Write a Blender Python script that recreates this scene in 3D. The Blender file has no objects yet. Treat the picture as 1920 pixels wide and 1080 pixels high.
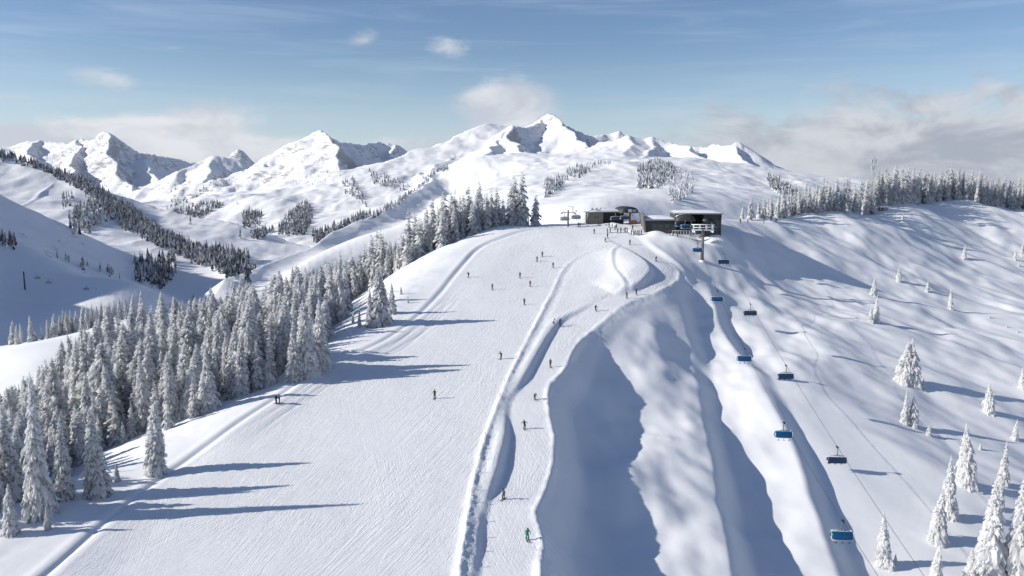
import bpy, bmesh, math, random
import numpy as np
from mathutils import Vector, Matrix, Euler

# ------------------------------------------------------------------ camera, sky, sun, exposure
SC = bpy.context.scene
F = 1478.0                                   # focal length in pixels of a 1920 px wide picture
PITCH = math.radians(7.7)
CP, SP = math.cos(PITCH), math.sin(PITCH)
SUN_EL = math.radians(25.0)
SUN_DIR = np.array([1.0, 0.12, 0.0])         # where the light travels (from the left, a touch from behind)
SUN_DIR /= np.linalg.norm(SUN_DIR)

cam_d = bpy.data.cameras.new('camera')
cam_d.sensor_width = 36.0
cam_d.lens = 36.0 * F / 1920.0
cam_d.clip_start = 0.5
cam_d.clip_end = 40000
cam = bpy.data.objects.new('camera', cam_d)
SC.collection.objects.link(cam)
cam.location = (0, 0, 0)
cam.rotation_euler = (math.pi / 2 - PITCH, 0, 0)
SC.camera = cam

sun_d = bpy.data.lights.new('sun', 'SUN')
sun_d.energy = 4.6
sun_d.angle = math.radians(0.55)
sun_d.color = (1.0, 0.945, 0.86)
sun = bpy.data.objects.new('sun', sun_d)
SC.collection.objects.link(sun)
ld = Vector((SUN_DIR[0] * math.cos(SUN_EL), SUN_DIR[1] * math.cos(SUN_EL), -math.sin(SUN_EL)))
sun.rotation_euler = ld.to_track_quat('-Z', 'Y').to_euler()
sun.location = (-300, -50, 200)

SC.view_settings.view_transform = 'Standard'
SC.view_settings.look = 'None'
SC.view_settings.exposure = 0.24
SC.view_settings.gamma = 1.0
SC.render.engine = 'CYCLES'
SC.cycles.max_bounces = 8
SC.cycles.diffuse_bounces = 5
SC.cycles.transparent_max_bounces = 8
SC.cycles.volume_bounces = 0

world = bpy.data.worlds.new('World')
SC.world = world
world.use_nodes = True
nt = world.node_tree
nt.nodes.clear()


class NG:
    """small helper to write node graphs"""
    def __init__(self, tree): self.t = tree
    def n(self, typ, **kw):
        nd = self.t.nodes.new(typ)
        for k, v in kw.items(): setattr(nd, k, v)
        return nd
    def put(self, sock, v):
        if hasattr(v, 'links') or isinstance(v, bpy.types.NodeSocket): self.t.links.new(v, sock)
        else: sock.default_value = v
    def m(self, op, a, b=None, c=None, clamp=False):
        nd = self.n('ShaderNodeMath', operation=op, use_clamp=clamp)
        self.put(nd.inputs[0], a)
        if b is not None: self.put(nd.inputs[1], b)
        if c is not None: self.put(nd.inputs[2], c)
        return nd.outputs[0]
    def mapr(self, v, a, b, c=0.0, d=1.0, smooth=True):
        nd = self.n('ShaderNodeMapRange', interpolation_type='SMOOTHSTEP' if smooth else 'LINEAR')
        self.put(nd.inputs[0], v)
        for i, x in enumerate((a, b, c, d)): nd.inputs[i + 1].default_value = x
        return nd.outputs[0]
    def mix(self, f, a, b):
        nd = self.n('ShaderNodeMix', data_type='RGBA')
        self.put(nd.inputs[0], f); self.put(nd.inputs[6], a); self.put(nd.inputs[7], b)
        return nd.outputs[2]
    def noise(self, vec, scale, detail=4, rough=0.55, dist=0.0):
        nd = self.n('ShaderNodeTexNoise')
        if vec is not None: self.put(nd.inputs['Vector'], vec)
        nd.inputs['Scale'].default_value = scale; nd.inputs['Detail'].default_value = detail
        nd.inputs['Roughness'].default_value = rough; nd.inputs['Distortion'].default_value = dist
        return nd.outputs[0]
    def mapping(self, vec, loc=(0, 0, 0), rot=(0, 0, 0), scale=(1, 1, 1)):
        nd = self.n('ShaderNodeMapping')
        self.put(nd.inputs[0], vec)
        nd.inputs[1].default_value = loc; nd.inputs[2].default_value = rot; nd.inputs[3].default_value = scale
        return nd.outputs[0]
    def comb(self, x, y, z):
        nd = self.n('ShaderNodeCombineXYZ')
        self.put(nd.inputs[0], x); self.put(nd.inputs[1], y); self.put(nd.inputs[2], z)
        return nd.outputs[0]


def build_sky():
    g = NG(nt)
    sky = g.n('ShaderNodeTexSky', sky_type='NISHITA', sun_disc=False)
    sky.sun_elevation = SUN_EL
    sky.sun_rotation = math.atan2(-SUN_DIR[0], -SUN_DIR[1])
    sky.altitude = 1600
    sky.air_density = 1.0
    sky.dust_density = 0.6
    sky.ozone_density = 1.2
    hs = g.n('ShaderNodeHueSaturation')
    hs.inputs['Saturation'].default_value = SKY_SAT
    hs.inputs['Value'].default_value = 1.0
    hs.inputs['Hue'].default_value = 0.507
    nt.links.new(sky.outputs[0], hs.inputs['Color'])
    base = hs.outputs[0]
    tc = g.n('ShaderNodeTexCoord')
    sep = g.n('ShaderNodeSeparateXYZ')
    nt.links.new(tc.outputs['Generated'], sep.inputs[0])
    X, Y, Z = sep.outputs
    az = g.m('ARCTAN2', X, Y)                      # azimuth of the sky direction, 0 = north, radians
    el = g.m('ARCSINE', Z)
    vec = g.comb(az, g.m('MULTIPLY', el, 2.2), 0.0)
    n1 = g.noise(vec, 9.0, 9, 0.62, 0.4)
    n2 = g.noise(g.mapping(vec, (3.1, 1.7, 0.4)), 26.0, 8, 0.66, 0.5)
    nz = g.m('ADD', g.m('MULTIPLY', n1, 0.6), g.m('MULTIPLY', n2, 0.4))

    def gauss(a0, e0, ra, re):
        da = g.m('DIVIDE', g.m('SUBTRACT', az, a0), ra)
        de = g.m('DIVIDE', g.m('SUBTRACT', el, e0), re)
        r2 = g.m('ADD', g.m('MULTIPLY', da, da), g.m('MULTIPLY', de, de))
        return g.m('EXPONENT', g.m('MULTIPLY', r2, -1.0))

    def D(px, py):                                 # degrees of azimuth and elevation read off the photograph
        u, v = (px - 960) / F, (540 - py) / F
        d = Vector((u, CP + v * SP, -SP + v * CP)).normalized()
        return math.atan2(d.x, d.y), math.asin(d.z)

    def R(px): return px / F
    # single clouds: centre, half width, half height, weight
    cl = [((950, 197), 95, 46, 1.5), ((188, 148), 80, 22, 0.62), ((405, 212), 85, 30, 0.78), ((270, 242), 110, 28, 0.9),
          ((60, 258), 190, 28, 1.1), ((840, 84), 48, 26, 0.58), ((688, 72), 40, 20, 0.48), ((740, 205), 60, 8, 0.5),
          ((530, 276), 70, 14, 0.6), ((820, 268), 140, 18, 0.75), ((20, 180), 50, 16, 0.4), ((330, 90), 60, 4, 0.45),
          ((1370, 228), 60, 12, 0.6), ((430, 285), 180, 26, 0.9), ((350, 262), 140, 26, 0.8)]
    tot = None
    for (c, ra, re, w) in cl:
        a, e = D(*c)
        v = g.m('MULTIPLY', gauss(a, e, R(ra), R(re)), w)
        tot = v if tot is None else g.m('ADD', tot, v)
    dens = g.m('ADD', g.m('MULTIPLY', tot, 1.0), g.m('MULTIPLY', g.m('SUBTRACT', nz, 0.5), 2.1))
    puff = g.mapr(dens, 0.28, 1.02, 0.0, 0.88)
    puff = g.m('MULTIPLY', puff, g.mapr(tot, 0.04, 0.3))
    # the long grey bank to the right
    a0, e0 = D(1240, 280)
    a1, e1 = D(1920, 255)
    right = g.mapr(az, D(1130, 250)[0], D(1420, 250)[0])
    top = g.m('ADD', D(1300, 232)[1], g.m('MULTIPLY', g.m('SUBTRACT', az, D(1300, 232)[0]), 0.10))
    hgt = g.m('SUBTRACT', top, el)
    bd = g.m('ADD', g.m('MULTIPLY', hgt, 16.0), g.m('MULTIPLY', g.m('SUBTRACT', nz, 0.5), 3.6))
    bank = g.m('MULTIPLY', g.mapr(bd, -0.40, 0.42, 0.0, 0.97), right)
    # thin high veil and the pale band that lies along the skyline
    vv = g.mapping(vec, (0, 0, 0), (0, 0, math.radians(-11)), (1.0, 6.0, 1.0))
    veil = g.m('MULTIPLY', g.mapr(g.noise(vv, 3.2, 7, 0.6, 0.6), 0.45, 0.8), 0.32)
    low = g.mapr(el, 0.17, 0.0, 0.0, 0.52)
    c_low = (0.50, 0.60, 0.73, 1)
    k = SKY_STR
    up = g.n('ShaderNodeVectorMath', operation='SCALE')
    nt.links.new(base, up.inputs[0]); up.inputs['Scale'].default_value = k
    col = up.outputs[0]
    col = g.mix(veil, col, (0.52, 0.60, 0.71, 1))
    col = g.mix(low, col, c_low)
    shade = g.mapr(g.noise(g.mapping(vec, (7, 3, 1)), 8.0, 8, 0.62, 0.5), 0.38, 0.64)
    lit = g.mix(shade, (0.50, 0.53, 0.60, 1), (0.72, 0.72, 0.74, 1))
    lit2 = g.mix(shade, (0.345, 0.375, 0.44, 1), (0.58, 0.60, 0.64, 1))
    col = g.mix(bank, col, lit2)
    col = g.mix(puff, col, lit)
    bg = g.n('ShaderNodeBackground')
    nt.links.new(col, bg.inputs[0]); bg.inputs[1].default_value = 1.0
    out = g.n('ShaderNodeOutputWorld')
    nt.links.new(bg.outputs[0], out.inputs[0])


SKY_STR, SKY_SAT = 0.094, 1.15
build_sky()
# ------------------------------------------------------------------ helpers for placing
def ray(px, py):
    u, v = (px - 960.0) / F, (540.0 - py) / F
    return u, CP + v * SP, -SP + v * CP

def at(px, py, Y):
    """world point seen at a pixel of the photograph, Y metres ahead of the camera"""
    a, b, c = ray(px, py)
    return a / b * Y, Y, c / b * Y

def project(x, y, z):
    d = y * CP - z * SP
    return 960 + F * x / d, 540 - F * (y * SP + z * CP) / d

_rs = np.random.RandomState(7)
_PERM = np.concatenate([_rs.permutation(512)] * 3)
_GA = _rs.rand(512) * 2 * np.pi

def gnoise(x, y):
    xi = np.floor(x).astype(np.int64); yi = np.floor(y).astype(np.int64)
    xf = x - xi; yf = y - yi
    xi &= 511; yi &= 511
    def gr(ix, iy, dx, dy):
        a = _GA[_PERM[_PERM[ix & 511] + (iy & 511)]]
        return np.cos(a) * dx + np.sin(a) * dy
    u = xf * xf * xf * (xf * (xf * 6 - 15) + 10); v = yf * yf * yf * (yf * (yf * 6 - 15) + 10)
    a = gr(xi, yi, xf, yf); b = gr(xi + 1, yi, xf - 1, yf)
    c = gr(xi, yi + 1, xf, yf - 1); d = gr(xi + 1, yi + 1, xf - 1, yf - 1)
    return (a + u * (b - a)) * (1 - v) + (c + u * (d - c)) * v

def fbm(x, y, oct=4, gain=0.5, ridged=False):
    s = 0.0; amp = 1.0
    for o in range(oct):
        n = gnoise(x + 17.3 * o, y - 9.1 * o)
        if ridged: n = 0.7 - 1.6 * np.abs(n)
        s = s + amp * n
        x = x * 2.03; y = y * 2.03; amp *= gain
    return s

def sst(a, b, x):
    t = np.clip((x - a) / (b - a), 0, 1)
    return t * t * (3 - 2 * t)

def tps_fit(pts, lam):
    P = np.array(pts, float); n = len(P)
    xy = P[:, :2]
    d2 = ((xy[:, None] - xy[None]) ** 2).sum(-1)
    K = 0.5 * d2 * np.log(d2 + 1e-9) + lam * np.eye(n)
    T = np.hstack([np.ones((n, 1)), xy])
    A = np.zeros((n + 3, n + 3)); A[:n, :n] = K; A[:n, n:] = T; A[n:, :n] = T.T
    w = np.linalg.solve(A, np.concatenate([P[:, 2], np.zeros(3)]))
    return xy, w

def tps_eval(m, x, y):
    xy, w = m
    z = w[-3] + w[-2] * x + w[-1] * y
    for (cx, cy), a in zip(xy, w[:-3]):
        d2 = (x - cx) ** 2 + (y - cy) ** 2
        z = z + a * 0.5 * d2 * np.log(d2 + 1e-9)
    return z

def poly_dist(X, Y, pts, vals=None, rad=40.0):
    """signed distance (positive on the picture's right / nearer side) to an open polyline drawn far -> near, and a value along it"""
    D = np.full(X.shape, 1e9); S = np.ones(X.shape); V = np.zeros(X.shape)
    L = np.zeros(X.shape); acc = 0.0
    for i in range(len(pts) - 1):
        ax, ay = pts[i][:2]; bx, by = pts[i + 1][:2]
        x0, x1 = min(ax, bx) - rad, max(ax, bx) + rad; y0, y1 = min(ay, by) - rad, max(ay, by) + rad
        ln = math.hypot(bx - ax, by - ay)
        m = np.where((X > x0) & (X < x1) & (Y > y0) & (Y < y1))
        if len(m[0]):
            x, y = X[m], Y[m]
            t = np.clip(((x - ax) * (bx - ax) + (y - ay) * (by - ay)) / (ln * ln + 1e-9), 0, 1)
            dx, dy = x - (ax + t * (bx - ax)), y - (ay + t * (by - ay))
            d = np.hypot(dx, dy)
            s = (dx * -(by - ay) + dy * (bx - ax))
            s = np.where(s >= 0, 1.0, -1.0)
            c = D[m]; k = d < c
            idx = tuple(q[k] for q in m)
            D[idx] = d[k]; S[idx] = s[k]; L[idx] = acc + t[k] * ln
            if vals is not None: V[idx] = vals[i] + t[k] * (vals[i + 1] - vals[i])
        acc += ln
    return D * S, V, L

# ------------------------------------------------------------------ near mountain: the ski slope
near = []
def P3(px, py, Y): near.append(at(px, py, Y))
def PZ(px, Y, z):                                      # column, distance ahead, height
    d = Y * CP - z * SP
    near.append(((px - 960) / F * d, Y, z))

PY = [(1140, 86), (1080, 93), (1002, 105), (928, 118), (870, 130), (800, 143), (745, 157), (682, 176), (620, 200), (578, 220), (540, 240), (500, 262), (465, 281), (435, 298)]
def pisteY(py):
    a = sorted(PY)
    return float(np.interp(py, [p[0] for p in a], [p[1] for p in a]))
LEFT = {1140: -20, 1080: 70, 1002: 150, 928: 220, 870: 330, 800: 415, 745: 520, 682: 600, 620: 690, 578: 760, 540: 800, 500: 830, 465: 890, 435: 960}
RIGHT = {1140: 1020, 1080: 1018, 1002: 1022, 928: 1030, 870: 1045, 800: 1040, 745: 1030, 682: 1065, 620: 1105, 578: 1165, 540: 1240, 500: 1255, 465: 1225, 435: 1190}
for py, Y in PY:
    l, r = LEFT[py], RIGHT[py]
    for t in (0.0, 0.33, 0.66, 1.0):
        P3(l + (r - l) * t, py, Y)
# crest and the slope that falls away to the left under the forest
for p in [(0, 1000, 105), (-60, 960, 110), (200, 905, 122), (330, 838, 137), (430, 775, 150), (540, 718, 164), (620, 645, 190), (560, 690, 175),
          (700, 570, 226), (660, 605, 212), (760, 525, 250), (820, 475, 278), (880, 445, 296), (940, 421, 312), (990, 425, 312), (1060, 424, 315)]:
    P3(*p)
for p in [(-100, 130, -58), (0, 135, -57), (100, 140, -56), (200, 152, -53), (300, 165, -52), (420, 180, -50), (480, 205, -50), (540, 225, -50),
          (600, 250, -47), (680, 285, -41), (750, 310, -35), (830, 330, -30), (900, 345, -26), (980, 350, -23),
          (350, 210, -57), (250, 190, -58), (450, 260, -57), (520, 300, -58), (380, 300, -60), (620, 330, -53), (700, 350, -49), (800, 370, -43), (900, 400, -42), (1000, 400, -40),
          (150, 200, -60), (-100, 200, -64)]:
    PZ(*p)
for p in [(60, 735, 222), (60, 680, 245), (0, 735, 228), (-100, 730, 240), (0, 660, 275), (130, 640, 280), (60, 645, 290), (230, 600, 320), (140, 625, 310), (280, 590, 330)]:
    P3(*p)
for p in [(-200, 330, -80), (0, 340, -72), (150, 350, -70), (280, 380, -74), (0, 420, -120), (200, 430, -120), (400, 420, -100), (550, 430, -95), (700, 450, -100), (850, 470, -105), (1000, 480, -100),
          (-300, 250, -80), (-300, 150, -72), (-400, 420, -125), (400, 520, -170), (0, 540, -185), (800, 560, -170), (1000, 600, -170)]:
    PZ(*p)
# plateau round the lift stations
for p in [(1110, 420, 318), (1180, 419, 320), (1150, 428, 306), (1210, 438, 295), (1240, 446, 292), (1300, 446, 297), (1345, 440, 303), (1240, 470, 283), (1280, 465, 285), (1316, 490, 280), (1290, 500, 272),
          (1390, 418, 335), (1360, 446, 305), (1330, 470, 287)]:
    P3(*p)
for p in [(1080, 345, -19), (1150, 350, -20), (1250, 340, -18), (1340, 340, -17), (1250, 370, -27), (1120, 380, -36), (1350, 380, -26), (1150, 440, -75), (1300, 450, -70), (1250, 560, -160), (1120, 520, -140)]:
    PZ(*p)
# right-hand crest
for p in [(1440, 412, 350), (1500, 405, 370), (1570, 398, 400), (1640, 391, 430), (1715, 384, 455), (1790, 375, 478), (1850, 384, 492), (1920, 394, 505), (2050, 400, 520), (2200, 410, 540)]:
    P3(*p)
for p in [(1440, 380, -20), (1500, 400, -18), (1640, 460, -15), (1790, 515, -12), (1920, 540, -19), (1640, 520, -48), (1800, 580, -45), (1480, 450, -60), (1400, 420, -55), (1900, 610, -50), (2200, 600, -50), (1500, 560, -140)]:
    PZ(*p)
# ribs and gullies to the right of the run (lit crest lines, shaded floors)
rib2 = [(1262, 520, 256), (1290, 548, 246), (1300, 620, 220), (1310, 690, 198), (1325, 760, 175), (1345, 850, 154), (1365, 940, 134), (1385, 1040, 116), (1392, 1090, 108)]
rib3 = [(1316, 525, 263), (1348, 580, 238), (1385, 640, 217), (1420, 700, 198), (1470, 770, 179), (1510, 850, 160), (1545, 940, 142), (1580, 1020, 128), (1604, 1080, 119)]
def smooth_line(pts):                                  # a crest runs downhill evenly: distance as a smooth function of the pixel row
    c = np.polyfit([p[1] for p in pts], np.log([p[2] for p in pts]), 3)
    return [(p[0], p[1], float(np.exp(np.polyval(c, p[1])))) for p in pts]
rib2 = [(a, b, c * (1 + 0.04 * min(1, max(0, (b - 600) / 120)))) for a, b, c in smooth_line(rib2)]; rib3 = smooth_line(rib3)
mid1 = [(1180, 610, 210), (1225, 640, 205), (1150, 700, 187), (1240, 700, 190), (1170, 775, 168), (1260, 790, 168), (1190, 850, 143), (1265, 870, 146), (1160, 905, 132), (1165, 960, 126), (1275, 950, 132), (1150, 1030, 113), (1200, 1040, 112), (1275, 1040, 116), (1180, 1090, 105), (1290, 1090, 109),
        (1095, 760, 163), (1100, 850, 146), (1090, 930, 130), (1085, 1010, 116), (1085, 1080, 105)]
for lst in (rib2, rib3, mid1):
    for p in lst: P3(*p)
# the broad right-hand slope
R3 = np.array([at(*p) for p in rib3])[::-1]
def PS(px, py):                                        # flank falling gently to the right of the last rib
    a, b, c = ray(px, py)
    Ys = np.linspace(95, 420, 1300)
    xc = np.interp(Ys, R3[:, 1], R3[:, 0]); zc = np.interp(Ys, R3[:, 1], R3[:, 2])
    far_ = np.maximum(Ys - R3[-1, 1], 0)
    zc = zc + 0.16 * far_
    dx = np.maximum(a / b * Ys - xc, 0)
    tz = zc - 0.25 * np.minimum(dx, 45) - 0.20 * np.clip(dx - 45, 0, 60) - 0.11 * np.maximum(dx - 105, 0)
    k = np.argmax(tz >= c / b * Ys)
    near.append((a / b * Ys[k], Ys[k], c / b * Ys[k]))
for p in [(1540, 600), (1650, 600), (1750, 600), (1850, 620), (1540, 700), (1620, 700), (1700, 720), (1790, 740), (1880, 760), (1640, 800), (1700, 860), (1800, 850), (1900, 900), (1665, 940), (1720, 960), (1800, 970), (1880, 990), (1700, 1060), (1770, 1070), (1850, 1080), (1950, 1080), (2100, 1000), (2100, 800), (2150, 640), (1800, 1160), (1950, 1160), (2300, 1100), (2400, 800)]:
    PS(*p)
for p in [(1420, 440, 318), (1480, 452, 330), (1400, 480, 297), (1480, 500, 305), (1450, 550, 278), (1560, 440, 355), (1560, 520, 305), (1650, 450, 362), (1650, 520, 318), (1750, 450, 396), (1850, 450, 422), (1850, 530, 349), (1930, 520, 370), (1750, 520, 336), (2200, 480, 420)]:
    P3(*p)
for p in [(-1200, 45, -52), (-300, 60, -54), (600, 60, -53), (1000, 60, -54), (1400, 70, -66), (1800, 80, -80), (3000, 60, -86), (2600, 200, -105), (2600, 330, -75), (2600, 470, -50), (-900, 90, -64), (-900, 200, -85)]:
    PZ(*p)

ntps = tps_fit(near, 40.0)
NU = np.linspace(-1.02, 1.02, 1021)
NY = 45.0 * (640.0 / 45.0) ** (np.arange(800) / 799.0)
GU, GY = np.meshgrid(NU, NY)
GX = GU * GY
# evaluate the smooth surface on a coarser lattice, then interpolate
cu = np.linspace(-1.02, 1.02, 205)
cyi = np.linspace(0, 799, 201)
cy = np.interp(cyi, np.arange(800), NY)
CUg, CYg = np.meshgrid(cu, cy)
cz = tps_eval(ntps, CUg * CYg, CYg)
def up2(cz):
    a = np.empty((cz.shape[0], len(NU)))
    fx = np.interp(NU, cu, np.arange(len(cu)))
    fy = np.interp(np.arange(800), cyi, np.arange(len(cyi)))
    def cub(arr, f):                                    # Catmull-Rom along axis 0
        i = np.clip(np.floor(f).astype(int), 0, arr.shape[0] - 2); t = (f - i)[:, None]
        g = lambda k: arr[np.clip(i + k, 0, arr.shape[0] - 1)]
        p0, p1, p2, p3 = g(-1), g(0), g(1), g(2)
        return p1 + 0.5 * t * (p2 - p0 + t * (2 * p0 - 5 * p1 + 4 * p2 - p3 + t * (3 * (p1 - p2) + p3 - p0)))
    return cub(cub(cz.T.copy(), fx).T.copy(), fy)
GZ = up2(cz)

def raycast(px, py, Z=None, us=NU, ys=NY, y0=None):
    """first point of a polar height grid seen through a pixel"""
    Z = GZ if Z is None else Z
    a, b, c = ray(px, py)
    u, r = a / b, c / b
    f = np.interp(u, us, np.arange(len(us))); i = min(int(f), len(us) - 2); t = f - i
    col = Z[:, i] * (1 - t) + Z[:, i + 1] * t
    diff = col - r * ys
    k = np.argmax(diff >= 0) if (diff >= 0).any() else -1
    if y0 is not None:
        ok = np.where((diff >= 0) & (ys > y0))[0]
        k = ok[0] if len(ok) else -1
    if k <= 0: return None
    s = diff[k - 1] / (diff[k - 1] - diff[k])
    Y = ys[k - 1] + s * (ys[k] - ys[k - 1])
    return u * Y, Y, r * Y

def ground(x, y):
    """height of the ski slope under a point"""
    u = x / y
    f = np.interp(u, NU, np.arange(len(NU))); i = min(int(f), len(NU) - 2); s = f - i
    g = np.interp(y, NY, np.arange(len(NY))); j = min(int(g), len(NY) - 2); t = g - j
    return float((GZ[j, i] * (1 - s) + GZ[j, i + 1] * s) * (1 - t) + (GZ[j + 1, i] * (1 - s) + GZ[j + 1, i + 1] * s) * t)

def line_on(pts, smooth=True):
    """pixel polyline -> ground polyline, resampled to a smooth curve"""
    q = np.array([raycast(*p[:2]) or (0, 0, 0) for p in pts])
    v = np.array([p[2] if len(p) > 2 else 1.0 for p in pts])
    if not smooth: return [tuple(a) for a in q], list(v)
    d = np.concatenate([[0], np.cumsum(np.hypot(np.diff(q[:, 0]), np.diff(q[:, 1])))])
    out, ov = [], []
    for i in range(len(q) - 1):
        p0, p1, p2, p3 = q[max(i - 1, 0)], q[i], q[i + 1], q[min(i + 2, len(q) - 1)]
        for t in np.linspace(0, 1, 6)[:-1]:
            out.append(tuple(p1 + 0.5 * t * (p2 - p0 + t * (2 * p0 - 5 * p1 + 4 * p2 - p3 + t * (3 * (p1 - p2) + p3 - p0)))))
            ov.append(v[i] + (v[i + 1] - v[i]) * t)
    out.append(tuple(q[-1])); ov.append(v[-1])
    return out, ov

# --- lines cut into the snow, traced far -> near
L_left = line_on([(1000, 429, .5), (950, 441, 1), (900, 462, 1), (870, 490, 1), (845, 520, .8), (815, 556, .8), (770, 600, .7), (715, 638, .8), (650, 668, .8), (590, 695, .8), (520, 742, .9), (430, 800, 1), (345, 862, 1), (270, 915, 1), (190, 980, 1), (130, 1033, 1), (70, 1085, 1), (-20, 1160, 1)])
L_berm = line_on([(1160, 455, .15), (1110, 470, .2), (1075, 487, .5), (1052, 512, .8), (1038, 545, .9), (1018, 582, 1), (998, 620, 1), (978, 655, 1), (960, 690, 1), (945, 722, 1), (932, 752, 1), (915, 795, 1.1), (900, 845, 1.2), (886, 900, 1.2), (876, 955, 1.3), (866, 1010, 1.3), (856, 1080, 1.3), (846, 1150, 1.3)])
L_bank = line_on([(1112, 566, .2), (1085, 580, .9), (1052, 597, 1.5), (1030, 628, 1.8), (1008, 662, 2.0), (988, 697, 2.0), (966, 725, 1.2), (955, 742, .9), (951, 765, 1.3), (952, 800, 2.1), (943, 845, 2.6), (930, 885, 2.4), (914, 920, 1.1), (905, 955, 1.5), (901, 990, 1.7), (894, 1040, 1.2), (888, 1085, 1), (880, 1150, 1)])
L_lip = line_on([(1195, 449, .1), (1215, 466, .2), (1248, 487, .3), (1272, 505, .6), (1277, 522, 1.0), (1258, 539, 1.1), (1228, 555, .5), (1190, 568, .4), (1165, 580, .4), (1135, 602, .6), (1110, 624, .8), (1090, 655, 1.2), (1065, 690, 1.6), (1040, 718, 2.0), (1034, 745, 2.2), (1041, 785, 2.2), (1049, 830, 2.2), (1050, 868, 2.2), (1041, 910, 2.2), (1022, 945, 2.2), (1016, 970, 2.2), (1026, 1000, 2.2), (1030, 1025, 2.2), (1022, 1055, 2.2), (1018, 1085, 2.2), (1010, 1150, 2.2)])
L_curve = line_on([(1162, 461, .2), (1182, 472, .7), (1203, 486, 1), (1219, 502, 1.3), (1223, 517, 1.5), (1208, 533, 1.5), (1190, 543, 1.4), (1170, 549, 1.0), (1152, 552, .2)])
L_inner = line_on([(1160, 461, .5), (1148, 472, .8), (1146, 488, .8), (1150, 505, .8), (1160, 523, .8), (1170, 538, .8), (1168, 546, .6)])
L_knoll = line_on([(1195, 446, .3), (1210, 462, .8), (1235, 480, 1.0), (1262, 497, .8), (1276, 510, .3)])

d, v, s = poly_dist(GX, GY, *L_bank, rad=30)
dl, vl, sl = poly_dist(GX, GY, *L_lip, rad=70)
# the groomed run and the track are level from side to side: one height per distance
zy = np.array(sorted((Y, at(960, py, Y)[2]) for py, Y in PY))
c_ = np.polyfit(zy[:, 0], zy[:, 1], 5)
zrow = np.polyval(c_, np.clip(GY, 86, 300))
dlf, _, _ = poly_dist(GX, GY, *L_left, rad=160)
flat = sst(1, 9, dlf) * sst(0.0, 1.5, -dl) * (np.abs(dl) < 200) * (1 - sst(215, 250, GY)) * sst(86, 92, GY)
flat = np.where((np.abs(dl) > 69) & (dlf > 0) & (dlf < 159), sst(1, 9, dlf) * (1 - sst(215, 250, GY)) * sst(86, 92, GY) * (GX < 10), flat)
GZ += flat * (zrow - GZ)
# cat track cut below the run, with a sharp bank on its left side
v = v * 0.48
near_bank = sst(-0.8, 0.8, d + 0.15 * fbm(s / 3.0, d * 0, 3)) * np.where(np.abs(d) < 29, 1, 0)
fade = 1 - sst(0, 26, dl)
GZ -= v * near_bank * np.where(dl < 0, 1, fade) * (1 - sst(12, 28, d))
GZ += 0.22 * v * np.exp(-((d + 1.6) / 1.0) ** 2)
# outer lip of the track: a little ridge of pushed snow and then the ground breaks away
jag = 0.22 * fbm(sl / 4.0, np.zeros_like(sl), 3)
clod = fbm(GX / 1.1, GY / 1.3, 3, 0.6)
GZ += np.minimum(vl, 1.0) * 0.34 * np.clip(1 + 1.1 * fbm(sl / 5.0, dl * 0, 3), 0.2, 2) * np.exp(-((dl + 0.6 + jag) / 0.75) ** 2)
GZ += np.minimum(vl, 1.0) * 0.22 * clod * np.exp(-((dl - 0.4) / 1.8) ** 2)
GZ -= 1.15 * vl * sst(-0.2, 5.0, dl + jag) * (1 - sst(6, 34, dl))
# berm between run and track
d, v, s = poly_dist(GX, GY, *L_berm, rad=14)
rough = 0.26 * fbm(s / 2.6, d / 1.6, 4) + 0.45 * fbm(s / 11.0, d * 0, 2)
GZ += v * 0.31 * np.exp(-(np.abs(d + 0.25 * fbm(s / 5.0, d * 0, 2)) / 0.5) ** 1.7) * (1 + rough) * (np.abs(d) < 13)
GZ -= v * 0.12 * np.exp(-((d - 1.7) / 0.9) ** 2) * (np.abs(d) < 13)
GZ += v * 0.09 * clod * np.exp(-((d - 0.6) / 1.3) ** 2)
GZ += v * 0.18 * rough * np.exp(-((d - 0.5) / 2.4) ** 2)
# left edge of the run: a snowmobile track pressed into the snow
d, v, s = poly_dist(GX, GY, *L_left, rad=14)
w = 1 + 0.5 * fbm(s / 9.0, d * 0, 2)
GZ += v * (0.13 * np.exp(-((d + 1.0) / 0.9) ** 2) - 0.30 * np.exp(-((d - 0.5) / (0.5 * w)) ** 2) + 0.05 * np.exp(-((d - 2.1) / 0.5) ** 2)) * (np.abs(d) < 13)
far_l = 1 - sst(60, 130, s)
GZ -= 0.28 * far_l * v * sst(-1.4, 0.4, d) * (1 - sst(3, 12, d)) * (np.abs(d) < 13)
for k, off in enumerate((3.2, 4.3, 6.0, 7.0)):
    GZ -= 0.16 * v * np.exp(-((d - off - 1.2 * fbm(s / 26.0 + k, d * 0, 2)) / 0.32) ** 2) * sst(70, 95, s) * (1 - sst(150, 185, s)) * (np.abs(d) < 13)
# curving bank below the station and its inner line
d, v, s = poly_dist(GX, GY, *L_curve, rad=24)
# this bend runs clockwise, so the track lies on the outer side
GZ -= v * sst(-0.2, 2.0, -d if True else d) * (1 - sst(8, 22, -d)) * (np.abs(d) < 23) * 0.0
GZ += 1.05 * v * sst(-1.2, 1.2, -d) * (1 - sst(5, 16, -d)) * (np.abs(d) < 23) * 1.0
d, v, s = poly_dist(GX, GY, *L_inner, rad=12)
GZ += v * 0.3 * np.exp(-(d / 0.7) ** 2) * (np.abs(d) < 11)
GZ -= v * 0.22 * np.exp(-((d - 1.5 ) / 0.7) ** 2) * (np.abs(d) < 11)
d, v, s = poly_dist(GX, GY, *L_knoll, rad=20)
GZ += v * 1.5 * sst(-0.5, 3.5, d) * (1 - sst(5, 18, d)) * (np.abs(d) < 19)

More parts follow.
